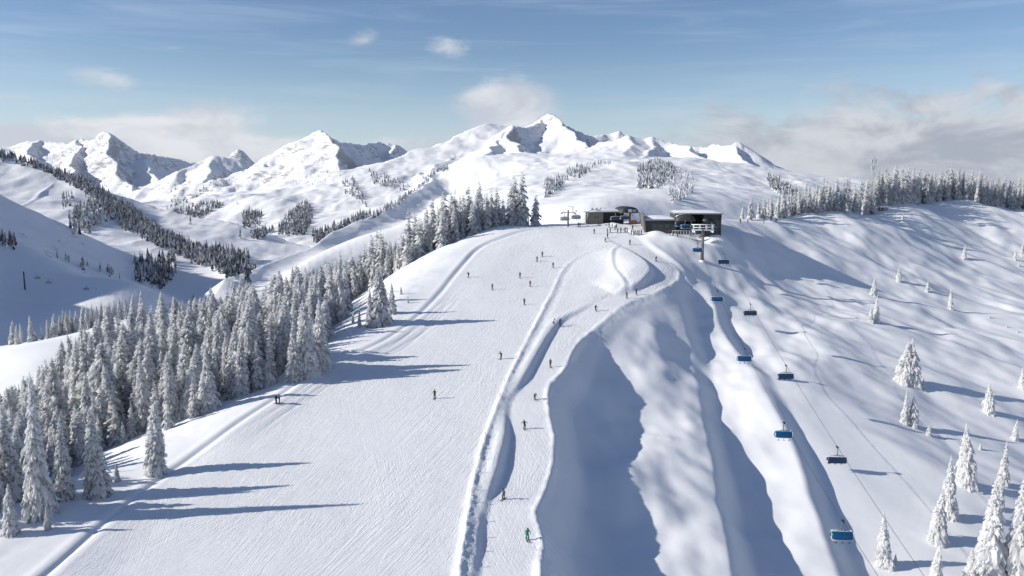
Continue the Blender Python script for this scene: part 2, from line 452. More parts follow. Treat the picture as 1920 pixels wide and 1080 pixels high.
for px, py, Y, a_, rx_, ry_ in [(1236, 441, 293.5, 2.0, 4.5, 2.6), (1262, 446, 291, 1.1, 6, 2.5), (1140, 423, 314, .8, 3.5, 2.0), (1300, 452, 289.5, 1.7, 8, 3), (1350, 450, 297, 4.2, 5, 5)]:
    b_ = at(px, py, Y)
    GZ += a_ * np.exp(-((GX - b_[0]) / rx_) ** 2 - ((GY - b_[1]) / ry_) ** 2)
# two gullies, steep on the left under their crest, easing out to the right: (px, py, depth, width)
L_g2 = line_on([(1268, 528, 0.0), (1278, 545, 1.2), (1290, 580, 2.9), (1300, 620, 3.2), (1312, 690, 1.3), (1326, 760, 2.2), (1345, 850, 3.4), (1365, 940, 4.2), (1385, 1040, 4.2), (1395, 1100, 4.0), (1400, 1160, 4)])
L_g3 = line_on([(1330, 530, 0.0), (1348, 570, 2.6), (1372, 620, 3.2), (1400, 660, 1.6), (1432, 712, 1.1), (1465, 757, 2.6), (1508, 840, 3.6), (1545, 930, 3.6), (1575, 1010, 3.0), (1604, 1085, 2.6), (1620, 1160, 2.4)])
for L in (L_g2, L_g3):
    d, v, s = poly_dist(GX, GY, *L, rad=45)
    d = d + 0.6 * fbm(s / 18.0, d * 0, 3)
    w = 3.0 + 2.2 * v
    GZ -= v * sst(-2.2, 3.6, d) * (1 - sst(0.5, 3.2, d / w)) * (np.abs(d) < 42)

# wind-drifted powder right of the track; stays off the groomed run
off = sst(1.5, 14, dl) * (np.abs(dl) < 69)
right_all = np.maximum(off, ((GX > 75) & (np.abs(dl) > 60)).astype(float))
rot = math.radians(38)
rx = GX * math.cos(rot) - GY * math.sin(rot); ry = GX * math.sin(rot) + GY * math.cos(rot)
wx = 7 * fbm(GX / 40.0, GY / 40.0, 2); wy = 5 * fbm(GX / 40.0 + 9, GY / 40.0 + 4, 2)
drift = fbm((rx + wx) / 25.0, (ry + wy) / 18.0, 3, 0.42) * 1.85 + fbm((rx + wy) / 13.0 + 5, (ry + wx) / 7.0, 2, 0.5) * 0.12 * sst(-.25, .35, fbm(GX / 60.0 + 2, GY / 60.0, 2))
L_e3 = line_on([(1345, 470), (1400, 590), (1450, 650), (1500, 745), (1575, 830), (1600, 880), (1630, 960), (1665, 1040), (1690, 1100), (1700, 1150)])
de, _, _ = poly_dist(GX, GY, *L_e3, rad=300)
amp = np.where(np.abs(de) < 299, sst(-2, 22, de), (GX > 60).astype(float)) * (0.8 + 0.25 * sst(200, 300, GY))
GZ += amp * drift * np.clip(GY / 200.0, 0.5, 1.2)
# soft lumps between the gullies
lump = fbm(GX / 17.0 + 3.3, GY / 22.0, 3, 0.45)
GZ += 1.9 * off * (1 - sst(30, 60, dl)) * lump
# forest floor and meadow are a little uneven
dleft, _, _ = poly_dist(GX, GY, *L_left, rad=60)
lf = ((dleft < -2) & (dleft > -60)) * sst(2, 10, -dleft)
GZ += 0.35 * lf * fbm(GX / 9.0, GY / 9.0, 3)
# groomed run: broad faint undulation
GZ += 0.16 * (1 - right_all) * fbm(GX / 23.0, GY / 31.0, 3)


def grid_mesh(name, X, Y, Z, mat):
    r, c = X.shape
    me = bpy.data.meshes.new(name)
    me.vertices.add(r * c)
    co = np.empty((r * c, 3), np.float32)
    co[:, 0] = X.ravel(); co[:, 1] = Y.ravel(); co[:, 2] = Z.ravel()
    me.vertices.foreach_set('co', co.ravel())
    i = np.arange(r * c).reshape(r, c)
    q = np.stack([i[:-1, :-1], i[:-1, 1:], i[1:, 1:], i[1:, :-1]], -1).reshape(-1, 4)
    n = len(q)
    me.loops.add(n * 4); me.polygons.add(n)
    me.loops.foreach_set('vertex_index', q.ravel().astype(np.int32))
    me.polygons.foreach_set('loop_start', (np.arange(n) * 4).astype(np.int32))
    me.polygons.foreach_set('use_smooth', np.ones(n, bool))
    me.materials.append(mat)
    me.update(calc_edges=True)
    o = bpy.data.objects.new(name, me)
    SC.collection.objects.link(o)
    return o


def new_mat(name):
    m = bpy.data.materials.new(name)
    m.use_nodes = True
    t = m.node_tree
    b = t.nodes['Principled BSDF']
    return m, NG(t), b

def plain(name, col, rough=0.6, metal=0.0, spec=0.4, var=0.0, scale=3.0):
    m, g, b = new_mat(name)
    b.inputs['Roughness'].default_value = rough; b.inputs['Metallic'].default_value = metal
    b.inputs['Specular IOR Level'].default_value = spec
    if var:
        tc = g.n('ShaderNodeTexCoord')
        n = g.noise(tc.outputs['Object'], scale, 6, 0.65)
        c2 = tuple(min(1, c * (1 + var)) for c in col[:3]) + (1,)
        c1 = tuple(c * (1 - var) for c in col[:3]) + (1,)
        g.put(b.inputs['Base Color'], g.mix(n, c1, c2))
    else:
        b.inputs['Base Color'].default_value = tuple(col[:3]) + (1,)
    return m
def snow_piste():
    m, g, b = new_mat('groomed_snow')
    b.inputs['Roughness'].default_value = 0.75
    b.inputs['Specular IOR Level'].default_value = 0.2
    tc = g.n('ShaderNodeTexCoord'); o = tc.outputs['Object']
    at_ = g.n('ShaderNodeAttribute', attribute_name='groomed')
    gr = at_.outputs['Fac']
    hs = None
    # carved ski tracks: several families of long thin grooves crossing at small angles
    for k, (ang, sx, sy, w) in enumerate([(13, 1.9, 0.05, 1.0), (3, 1.6, 0.045, .9), (27, 2.2, 0.07, .9), (-14, 2.0, 0.06, .7), (8, 4.5, 0.10, .45), (19, 0.8, 0.03, 1.2)]):
        v = g.mapping(g.mapping(o, (0, 0, 0), (0, 0, math.radians(ang))), (11.3 * k, 4.7 * k, 0), (0, 0, 0), (sx, sy, 0.0))
        n = g.noise(v, 1.0, 3, 0.6, 0.35 + 0.45 * (k % 2))
        r = g.m('MULTIPLY', g.mapr(g.m('ABSOLUTE', g.m('SUBTRACT', n, 0.5)), 0.0, 0.06, -1.0, 0.0), w)
        patch = g.mapr(g.noise(g.mapping(o, (k * 9, 0, 0), (0, 0, 0), (1, 0.5, 0)), 0.045, 4, 0.6), 0.42, 0.62)
        r = g.m('MULTIPLY', r, patch)
        hs = r if hs is None else g.m('ADD', hs, r)
    fine = g.noise(o, 1.6, 5, 0.62)
    lump = g.noise(o, 0.35, 4, 0.5)
    h = g.m('ADD', g.m('MULTIPLY', g.m('MULTIPLY', hs, gr), 0.029), g.m('MULTIPLY', fine, g.m('ADD', 0.014, g.m('MULTIPLY', gr, 0.014))))
    h = g.m('ADD', h, g.m('MULTIPLY', lump, 0.07))
    bp = g.n('ShaderNodeBump')
    bp.inputs['Strength'].default_value = 1.0; bp.inputs['Distance'].default_value = 1.0
    g.put(bp.inputs['Height'], h)
    g.t.links.new(bp.outputs[0], b.inputs['Normal'])
    n = g.noise(o, 0.12, 5, 0.6)
    g.put(b.inputs['Base Color'], g.mix(n, (0.80, 0.815, 0.84, 1), (0.88, 0.885, 0.895, 1)))
    return m

def snow_far():
    m, g, b = new_mat('mountain_snow')
    b.inputs['Roughness'].default_value = 0.8
    b.inputs['Specular IOR Level'].default_value = 0.15
    tc = g.n('ShaderNodeTexCoord'); o = tc.outputs['Object']
    geo = g.n('ShaderNodeNewGeometry')
    sp = g.n('ShaderNodeSeparateXYZ'); g.t.links.new(geo.outputs['Normal'], sp.inputs[0])
    st = g.m('SUBTRACT', 1.0, sp.outputs[2])
    n1 = g.noise(o, 0.010, 8, 0.66)
    n2 = g.noise(g.mapping(o, (0, 0, 0), (0, 0, 0), (1, 1, 3)), 0.035, 6, 0.7)
    rk = g.m('ADD', st, g.m('MULTIPLY', g.m('SUBTRACT', n2, 0.5), 1.15))
    rk = g.m('ADD', rk, g.m('MULTIPLY', g.m('SUBTRACT', n1, 0.5), 0.35))
    rock = g.mapr(rk, 0.27, 0.40, 0.0, 0.70)
    snow = g.mix(n1, (0.80, 0.81, 0.83, 1), (0.88, 0.88, 0.89, 1))
    g.put(b.inputs['Base Color'], g.mix(rock, snow, (0.20, 0.195, 0.20, 1)))
    bp = g.n('ShaderNodeBump'); bp.inputs['Strength'].default_value = 0.7; bp.inputs['Distance'].default_value = 2.6
    g.put(bp.inputs['Height'], g.m('ADD', g.noise(o, 0.018, 7, 0.6), g.m('MULTIPLY', g.noise(o, 0.09, 4, 0.6), 0.18)))
    g.t.links.new(bp.outputs[0], b.inputs['Normal'])
    return m

M_SNOW = snow_piste()
M_FAR = snow_far()

slope = grid_mesh('ski_slope', GX, GY, GZ, M_SNOW)
slope['kind'] = 'structure'
dr, _, _ = poly_dist(GX, GY, *L_left, rad=200)
dl2, _, _ = poly_dist(GX, GY, *L_lip, rad=200)
groomed = sst(0.5, 4, dr) * sst(0.0, 1.6, -dl2)
groomed *= 1.0
at_attr = slope.data.attributes.new('groomed', 'FLOAT', 'POINT')
at_attr.data.foreach_set('value', groomed.ravel().astype(np.float32))

# ------------------------------------------------------------------ far mountains
FU = np.linspace(-1.15, 1.1, 1300)
FY = 400.0 * (11000.0 / 400.0) ** (np.arange(760) / 759.0)
HU, HY = np.meshgrid(FU, FY)
HX = HU * HY
far = []
def Q(px, py, Y): far.append(at(px, py, Y))
def QZ(px, Y, z):
    d = Y * CP - z * SP
    far.append(((px - 960) / F * d, Y, z))
# shaded slope with the small lift, at the left
for p in [(0, 640, 455), (120, 645, 455), (0, 560, 530), (120, 570, 515), (240, 575, 500), (0, 500, 590), (130, 520, 575), (0, 452, 660), (60, 468, 650), (120, 490, 635), (250, 527, 600), (330, 556, 575), (-150, 430, 680), (-150, 520, 600)]:
    Q(*p)
for p in [(-150, 820, -95), (0, 780, -105), (120, 760, -115), (250, 700, -130), (380, 650, -140), (450, 560, -140), (300, 470, -150), (600, 600, -165), (800, 600, -170), (1000, 620, -165), (1200, 600, -165), (1400, 560, -150), (1600, 600, -150), (1900, 640, -150), (2300, 600, -160)]:
    QZ(*p)
# lit hill left, its mounds
for p in [(300, 500, 900), (400, 505, 900), (220, 490, 930), (290, 470, 1000), (360, 482, 980), (150, 478, 960), (60, 440, 1050), (160, 400, 1180), (230, 430, 1150), (300, 452, 1100), (0, 380, 1250), (60, 350, 1350), (430, 500, 980), (480, 500, 900)]:
    Q(*p)
# valley floor, foot of the pyramid
for p in [(470, 470, 1700), (380, 440, 2000), (330, 400, 2500), (450, 420, 2300), (560, 440, 2000), (600, 400, 2500), (500, 380, 2800), (620, 450, 1800), (560, 350, 3000), (300, 350, 3400), (420, 360, 3100), (720, 370, 2600), (200, 360, 3600), (100, 330, 4000), (760, 340, 3000)]:
    Q(*p)
# long spur behind the forest, smooth flank
for p in [(640, 462, 720), (560, 500, 640), (720, 430, 900), (800, 400, 1100), (860, 370, 1350), (900, 340, 1700), (960, 380, 1000), (960, 330, 1700), (900, 290, 2300), (980, 290, 2300), (1010, 350, 1300)]:
    Q(*p)
for p in [(1060, 395, 620), (1080, 380, 800), (1060, 350, 1100), (1150, 385, 700), (1150, 345, 1200), (1090, 310, 1800), (1160, 300, 1900), (1240, 350, 1150), (1230, 300, 1800), (1290, 385, 760), (1300, 350, 1150), (1310, 310, 1700), (1360, 385, 800), (1370, 350, 1200), (1420, 375, 1000), (1470, 385, 1000), (1560, 385, 1300), (1700, 380, 1500), (1900, 375, 1800), (2300, 370, 2000)]:
    Q(*p)
for p in [(0, 6500, -200), (900, 6500, -200), (1500, 5000, -250), (1900, 6000, -300), (0, 10500, -500), (960, 10500, -500), (1900, 10500, -500), (1500, 3400, -150), (1800, 3000, -150), (-600, 3000, -100), (-600, 1200, 60), (-600, 6000, -100), (2600, 3000, -200), (-500, 700, 40), (-500, 450, 10)]:
    QZ(*p)
for p in [(450, 1150, -138), (500, 1000, -128), (550, 1150, -134), (600, 1400, -136), (520, 1400, -150), (350, 1400, -128), (400, 1250, -136), (250, 1750, -130), (150, 2100, -115), (560, 1000, -124), (620, 1250, -132), (680, 1560, -120), (720, 1900, -112), (440, 1500, -148), (340, 1250, -118)]:
    QZ(*p)
ftps = tps_fit(far, 800.0)
fcu = np.linspace(-1.15, 1.1, 226); fci = np.linspace(0, 759, 191)
fcy = np.interp(fci, np.arange(760), FY)
a_, b_ = np.meshgrid(fcu, fcy)
fz = tps_eval(ftps, a_ * b_, b_)
def upf(z):
    t = np.stack([np.interp(FU, fcu, r) for r in z])
    return np.stack([np.interp(np.arange(760), fci, t[:, i]) for i in range(t.shape[1])], 1)
HZ = upf(fz)
t_ = sst(2600, 4200, HY)
HZ = HZ * (1 - t_) + t_ * (-180 - 0.03 * (HY - 2600))
HZ = np.where(HY < 2600, np.clip(HZ, -400, 260), HZ)
HZ = np.minimum(HZ, HY * 0.05)
HB = HZ.copy()

# ridges: crest polylines with their own distance; (front/left slope, back/right slope), reach
RIDGES = []
def ridge(pts, sA, sB, L, wig=0.12): RIDGES.append(([at(*p) for p in pts], sA, sB, L, wig))
# far left range
ridge([(-160, 300, 5400), (-60, 285, 5300), (0, 276, 5200), (60, 262, 5200), (130, 268, 5100), (150, 257, 5100), (168, 263, 5000), (198, 245, 4900), (224, 268, 4900), (260, 286, 5000), (330, 296, 5200), (372, 304, 5300)], .85, .9, 520)
ridge([(198, 245, 4900), (212, 290, 4500), (222, 330, 4150), (238, 352, 3900)], .8, 1.05, 430)
ridge([(150, 257, 5100), (140, 300, 4500), (128, 335, 4000)], .65, .95, 330)
ridge([(60, 262, 5200), (70, 300, 4600), (60, 330, 4200)], .7, .95, 300)
ridge([(260, 286, 5000), (280, 320, 4500), (290, 345, 4200)], .6, .8, 260)
# darker peak behind
ridge([(395, 306, 7200), (425, 292, 7200), (449, 276, 7200), (462, 284, 7200), (475, 304, 7200)], 1.2, 1.2, 520)
# small shaded cone
ridge([(330, 330, 3800), (372, 305, 4000), (402, 291, 4100), (440, 298, 4150), (470, 318, 4100)], .6, .7, 380)
ridge([(402, 291, 4100), (385, 330, 3700), (362, 362, 3400), (335, 385, 3100)], .5, .95, 330)
# pyramid
ridge([(462, 322, 3700), (500, 297, 3650), (540, 280, 3600), (565, 266, 3550), (590, 253, 3500), (606, 242, 3450), (622, 255, 3500), (642, 266, 3600), (680, 271, 3900), (715, 265, 4300), (745, 270, 4300), (772, 284, 4300), (800, 281, 4300), (832, 296, 4300)], .75, .9, 480)
ridge([(606, 242, 3450), (630, 272, 3250), (645, 300, 3050), (655, 335, 2850), (650, 365, 2700), (655, 400, 2500), (668, 440, 2250)], .62, 1.0, 420)
ridge([(540, 280, 3600), (540, 330, 3200), (520, 370, 2900)], .55, .6, 300)
ridge([(745, 270, 4300), (745, 300, 3900), (720, 325, 3500), (700, 350, 3300)], .5, .8, 280)
ridge([(800, 281, 4300), (790, 305, 3900), (775, 325, 3600)], .5, .8, 260)
# long spur that climbs from the valley to the main peaks
ridge([(420, 525, 640), (470, 508, 700), (560, 470, 860), (640, 435, 1060), (700, 407, 1320), (745, 382, 1560), (785, 352, 1900), (820, 320, 2350), (850, 290, 2750), (875, 258, 3050), (900, 233, 3200), (916, 231, 3250), (932, 247, 3300), (950, 262, 3300)], .34, .75, 520, .05)
ridge([(785, 352, 1900), (800, 320, 2500), (830, 296, 2900)], .5, .7, 220)
# main peaks
ridge([(925, 300, 2500), (940, 262, 2800), (953, 246, 2900), (966, 235, 2950), (985, 240, 3050), (1003, 226, 3250), (1018, 219, 3300), (1032, 212, 3300), (1046, 221, 3300), (1066, 236, 3250), (1084, 248, 3200)], .7, .8, 420)
ridge([(966, 235, 2950), (968, 258, 2750), (978, 282, 2550), (990, 300, 2350)], .55, 1.1, 300)
ridge([(1032, 212, 3300), (1055, 240, 3000), (1078, 258, 2850), (1098, 276, 2650)], .5, 1.0, 330)
ridge([(1084, 248, 3300), (1110, 254, 3500), (1138, 251, 3550), (1161, 242, 3550), (1180, 259, 3500), (1215, 266, 3500)], .8, .9, 360)
ridge([(940, 262, 2800), (915, 300, 2300), (925, 340, 1900), (950, 380, 1450)], .4, .6, 260, .08)
ridge([(1000, 300, 2300), (1025, 330, 1900), (1015, 365, 1500)], .45, .65, 200, .08)
# front massif to the right
ridge([(1060, 300, 2600), (1100, 276, 2550), (1140, 266, 2500), (1190, 256, 2400), (1232, 261, 2400), (1272, 269, 2350), (1310, 275, 2350), (1333, 273, 2300), (1352, 276, 2250), (1374, 271, 2200), (1392, 274, 2200), (1420, 297, 2200), (1452, 327, 2250), (1485, 352, 2300), (1530, 375, 2500)], .55, .8, 420)
ridge([(1272, 269, 2350), (1318, 300, 2050), (1340, 325, 1800), (1365, 345, 1600)], .4, .95, 260, .08)
ridge([(1374, 271, 2200), (1395, 305, 2050), (1425, 335, 1850), (1440, 362, 1600)], .55, 1.0, 300)
ridge([(1190, 256, 2400), (1170, 300, 2000), (1190, 340, 1600)], .28, .4, 200, .08)
ridge([(1232, 261, 2400), (1214, 290, 2150), (1203, 318, 1900)], .3, .7, 200)
ridge([(1100, 276, 2550), (1084, 300, 2250), (1058, 332, 1850)], .35, .7, 220)
ridge([(1470, 362, 3200), (1495, 345, 3300), (1520, 352, 3300), (1560, 375, 3300)], .9, .9, 300)
# the wooded crest at left
ridge([(-200, 262, 1750), (-80, 278, 1600), (0, 292, 1500), (60, 306, 1470), (110, 330, 1430), (160, 352, 1400), (205, 378, 1340), (250, 408, 1270), (300, 441, 1190), (350, 468, 1120), (420, 500, 1030), (480, 522, 960)], .30, .55, 420, .04)
ridge([(110, 330, 1430), (70, 370, 1280), (40, 400, 1180)], .30, .5, 150, .05)
ridge([(205, 378, 1340), (170, 420, 1150), (130, 455, 1010)], .28, .55, 120, .05)
ridge([(330, 462, 1140), (290, 478, 1010), (270, 500, 900)], .25, .5, 70, .05)
# unseen shoulder off to the left, added to put the near slope in shade
RIDGES.append(([(-640, 780, 72), (-590, 640, 66), (-565, 520, 66), (-555, 425, 56), (-555, 400, 50)], .85, .85, 150, .04))

wf_ = sst(1300, 2600, HY)
WX = HX + wf_ * (55 * fbm(HX / 420.0 + 7, HY / 420.0, 3) + 20 * fbm(HX / 110.0, HY / 110.0 + 5, 3))
WY = HY + wf_ * (55 * fbm(HX / 420.0 - 11, HY / 420.0 + 3, 3) + 20 * fbm(HX / 110.0 + 31, HY / 110.0, 3))
wn = fbm(HX / 260.0, HY / 260.0, 4, 0.5)
wn2 = fbm(HX / 260.0 + 40, HY / 260.0 + 11, 4, 0.5)
GR = fbm(HX / 210.0, HY / 210.0, 5, 0.5, True)
Zr = np.full(HX.shape, -1e5)
closest = np.full(HX.shape, 1e9)
for pts, sA, sB, L, wig in RIDGES:
    reach = L * 4.2
    acc_ = 0.0
    for i in range(len(pts) - 1):
        (ax, ay, az_), (bx, by, bz) = pts[i], pts[i + 1]
        x0, x1 = min(ax, bx) - reach, max(ax, bx) + reach; y0, y1 = min(ay, by) - reach, max(ay, by) + reach
        m = np.where((HX > x0) & (HX < x1) & (HY > y0) & (HY < y1))
        if not len(m[0]): continue
        x = WX[m]; y = WY[m]; ln = math.hypot(bx - ax, by - ay)
        t = np.clip(((x - ax) * (bx - ax) + (y - ay) * (by - ay)) / (ln * ln), 0, 1)
        dx, dy = x - (ax + t * (bx - ax)), y - (ay + t * (by - ay))
        d = np.hypot(dx, dy)
        side = (dx * -(by - ay) + dy * (bx - ax))        # + = left of travel
        # crests drawn left->right: front is the right-hand side; spurs drawn downhill to the viewer: right-hand side is picture left
        s = np.where(side > 0, sB, sA)
        sc_ = np.clip(d / (0.35 * L), 0, 1)
        jag_ = 0.0
        if wig > 0.09:
            al = acc_ + t * ln
            jag_ = (L / 450.0) * (9 * fbm(al / 110.0 + ax, d / 300.0, 3, 0.55) + 5 * fbm(al / 34.0, d / 120.0, 2))
        dw = np.maximum(d * (1 + wig * 2.2 * wn[m]) + wig * 120 * sc_ * wn2[m], 0)
        z = az_ + t * (bz - az_) + jag_ - s * (0.5 * L * (1 - np.exp(-dw / L)) + 0.5 * dw) + sc_ * wig * 240 * s * (GR[m] - 1.0) * np.exp(-d / (2.2 * L))
        if wig > 0.09:
            al = acc_ + t * ln
            z = z + sc_ * 0.035 * L * np.exp(-d / (1.2 * L)) * (fbm(al / (0.11 * L) + 3.0, d / (0.8 * L), 3, 0.55, True) - 0.9)
            z = z + sc_ * 0.075 * L * np.exp(-d / (1.6 * L)) * (fbm(al / (0.30 * L) + 0.0, d / (1.1 * L), 3, 0.55, True) - 0.95)
        z = z + (1 - sc_) * wig * 40 * np.minimum(GR[m], 0.1)
        cur = Zr[m]
        acc_ += ln
        Zr[m] = np.maximum(cur, z)
        closest[m] = np.minimum(closest[m], d / L)
k = 26.0
a = HZ; b = Zr
h = np.clip(0.5 + 0.5 * (b - a) / k, 0, 1)
HZ = a * (1 - h) + b * h + k * h * (1 - h) * 0.5
scl = np.clip((HY - 700) / 2200, 0.02, 1)
HZ += scl * (9 * fbm(HX / 170.0, HY / 170.0, 5, 0.5) + 5 * np.minimum(fbm(HX / 90.0, HY / 90.0, 4, 0.55, True), 0.2)) * np.clip(closest * 2.5, 0.15, 1)
HZ += sst(520, 1000, HY) * (1 - sst(2600, 4200, HY)) * (7 * fbm(HX / 170.0 + 3, HY / 260.0, 4, 0.5) + sst(650, 1100, HY) * 6 * (fbm(HX / 190.0 + 8 + 0.3 * fbm(HX / 200.0, HY / 200.0, 2), HY / 620.0, 4, 0.5, True) - .5) + 2.5 * fbm(HX / 60.0, HY / 140.0, 3, 0.5))
HZ += 0.8 * fbm(HX / 45.0, HY / 45.0, 3) * np.clip(HY / 600, 0, 1)
mts = grid_mesh('mountains', HX, HY, HZ, M_FAR)
mts['kind'] = 'structure'

def raycast_far(px, py, y0=None): return raycast(px, py, HZ, FU, FY, y0)
def ground_far(x, y):
    u = x / y
    f = np.interp(u, FU, np.arange(len(FU))); i = min(int(f), len(FU) - 2); s = f - i
    g = np.interp(y, FY, np.arange(len(FY))); j = min(int(g), len(FY) - 2); t = g - j
    return float((HZ[j, i] * (1 - s) + HZ[j, i + 1] * s) * (1 - t) + (HZ[j + 1, i] * (1 - s) + HZ[j + 1, i + 1] * s) * t)
# ------------------------------------------------------------------ things
def coll_link(o): SC.collection.objects.link(o); return o

def thing(name, label, cat, loc=(0, 0, 0), rotz=0.0, group=None):
    o = bpy.data.objects.new(name, None)
    o.empty_display_size = 0.5
    coll_link(o)
    o.location = loc; o.rotation_euler = (0, 0, rotz)
    o['label'] = label; o['category'] = cat
    if group: o['group'] = group
    return o

class MB:
    """collects shapes into one mesh"""
    def __init__(self): self.v = []; self.f = []; self.mi = []; self.sm = []
    def add(self, vs, fs, mi=0, smooth=False):
        b = len(self.v)
        self.v += [tuple(p) for p in vs]
        self.f += [tuple(b + i for i in f) for f in fs]
        self.mi += [mi] * len(fs); self.sm += [smooth] * len(fs)
    def box(self, c, s, rot=None, mi=0, bev=0.0):
        x, y, z = s[0] / 2, s[1] / 2, s[2] / 2
        if bev <= 0:
            vs = [(a * x, b * y, d * z) for d in (-1, 1) for a, b in ((-1, -1), (1, -1), (1, 1), (-1, 1))]
            fs = [(3, 2, 1, 0), (4, 5, 6, 7), (0, 1, 5, 4), (1, 2, 6, 5), (2, 3, 7, 6), (3, 0, 4, 7)]
        else:
            bm = bmesh.new(); bmesh.ops.create_cube(bm, size=1)
            for v in bm.verts: v.co = Vector((v.co.x * s[0], v.co.y * s[1], v.co.z * s[2]))
            bmesh.ops.bevel(bm, geom=bm.edges[:], offset=bev, segments=2, affect='EDGES', profile=0.6)
            bm.verts.index_update()
            vs = [tuple(v.co) for v in bm.verts]; fs = [tuple(v.index for v in f.verts) for f in bm.faces]; bm.free()
        M = Matrix.Translation(c) @ (Euler(rot).to_matrix().to_4x4() if rot else Matrix())
        self.add([M @ Vector(p) for p in vs], fs, mi)
        return self
    def tube(self, pts, r, n=8, mi=0, cap=True):
        pts = [Vector(p) for p in pts]
        rs = r if isinstance(r, (list, tuple)) else [r] * len(pts)
        vs = []; fs = []
        for i, p in enumerate(pts):
            t = (pts[min(i + 1, len(pts) - 1)] - pts[max(i - 1, 0)]).normalized()
            a = t.orthogonal().normalized() if i == 0 else (a - t * a.dot(t)).normalized()
            b = t.cross(a)
            for k in range(n):
                q = 2 * math.pi * k / n
                vs.append(p + (a * math.cos(q) + b * math.sin(q)) * rs[i])
        for i in range(len(pts) - 1):
            for k in range(n):
                fs.append((i * n + k, i * n + (k + 1) % n, (i + 1) * n + (k + 1) % n, (i + 1) * n + k))
        if cap:
            fs.append(tuple(range(n))[::-1]); fs.append(tuple((len(pts) - 1) * n + k for k in range(n)))
        self.add(vs, fs, mi, True)
        return self
    def prism(self, outline, x0, x1, mi=0, axis='x'):
        n = len(outline)
        if axis == 'x': vs = [(x0, a, b) for a, b in outline] + [(x1, a, b) for a, b in outline]
        else: vs = [(a, x0, b) for a, b in outline] + [(a, x1, b) for a, b in outline]
        fs = [tuple(range(n))[::-1], tuple(range(n, 2 * n))] + [(i, (i + 1) % n, n + (i + 1) % n, n + i) for i in range(n)]
        self.add(vs, fs, mi)
        return self
    def mesh(self, name, mats):
        me = bpy.data.meshes.new(name)
        me.from_pydata(self.v, [], self.f)
        for m in (mats if isinstance(mats, (list, tuple)) else [mats]): me.materials.append(m)
        me.polygons.foreach_set('material_index', self.mi)
        me.polygons.foreach_set('use_smooth', self.sm)
        bm = bmesh.new(); bm.from_mesh(me); bmesh.ops.recalc_face_normals(bm, faces=bm.faces[:]); bm.to_mesh(me); bm.free()
        me.update()
        return me
    def build(self, name, mats, parent=None):
        o = coll_link(bpy.data.objects.new(name, self.mesh(name, mats)))
        if parent: o.parent = parent
        return o

def copy_tree(o, parent=None):
    c = o.copy(); coll_link(c)
    if parent: c.parent = parent
    for ch in o.children: copy_tree(ch, c)
    return c

# ---- snow-laden spruce
def snow_tree_mat(name, c1, c2, tr=0.48):
    m, g, b = new_mat(name)
    b.inputs['Roughness'].default_value = 0.85; b.inputs['Specular IOR Level'].default_value = 0.1
    tc = g.n('ShaderNodeTexCoord')
    n = g.noise(tc.outputs['Object'], 60.0, 4, 0.7)
    oi = g.n('ShaderNodeObjectInfo')
    f = g.m('ADD', g.mapr(n, 0.35, 0.65), g.m('MULTIPLY', g.m('SUBTRACT', oi.outputs['Random'], 0.5), 0.5), clamp=True)
    col = g.mix(f, c1, c2)
    g.put(b.inputs['Base Color'], col)
    tl = g.n('ShaderNodeBsdfTranslucent'); g.put(tl.inputs[0], col)
    mx = g.n('ShaderNodeMixShader'); mx.inputs[0].default_value = tr          # loose frost lets light through
    g.t.links.new(b.outputs[0], mx.inputs[1]); g.t.links.new(tl.outputs[0], mx.inputs[2])
    g.t.links.new(mx.outputs[0], g.t.nodes['Material Output'].inputs[0])
    return m
M_TSNOW = snow_tree_mat('tree_snow', (0.80, 0.81, 0.82, 1), (0.93, 0.93, 0.93, 1))
M_TWHITE = snow_tree_mat('rime_snow', (0.86, 0.865, 0.87, 1), (0.95, 0.95, 0.95, 1), 0.6)
M_TDARK = snow_tree_mat('frosted_needles', (0.24, 0.255, 0.26, 1), (0.66, 0.68, 0.70, 1))
M_TRUNK = plain('bark', (0.055, 0.042, 0.034), 0.9, var=0.4, scale=20)

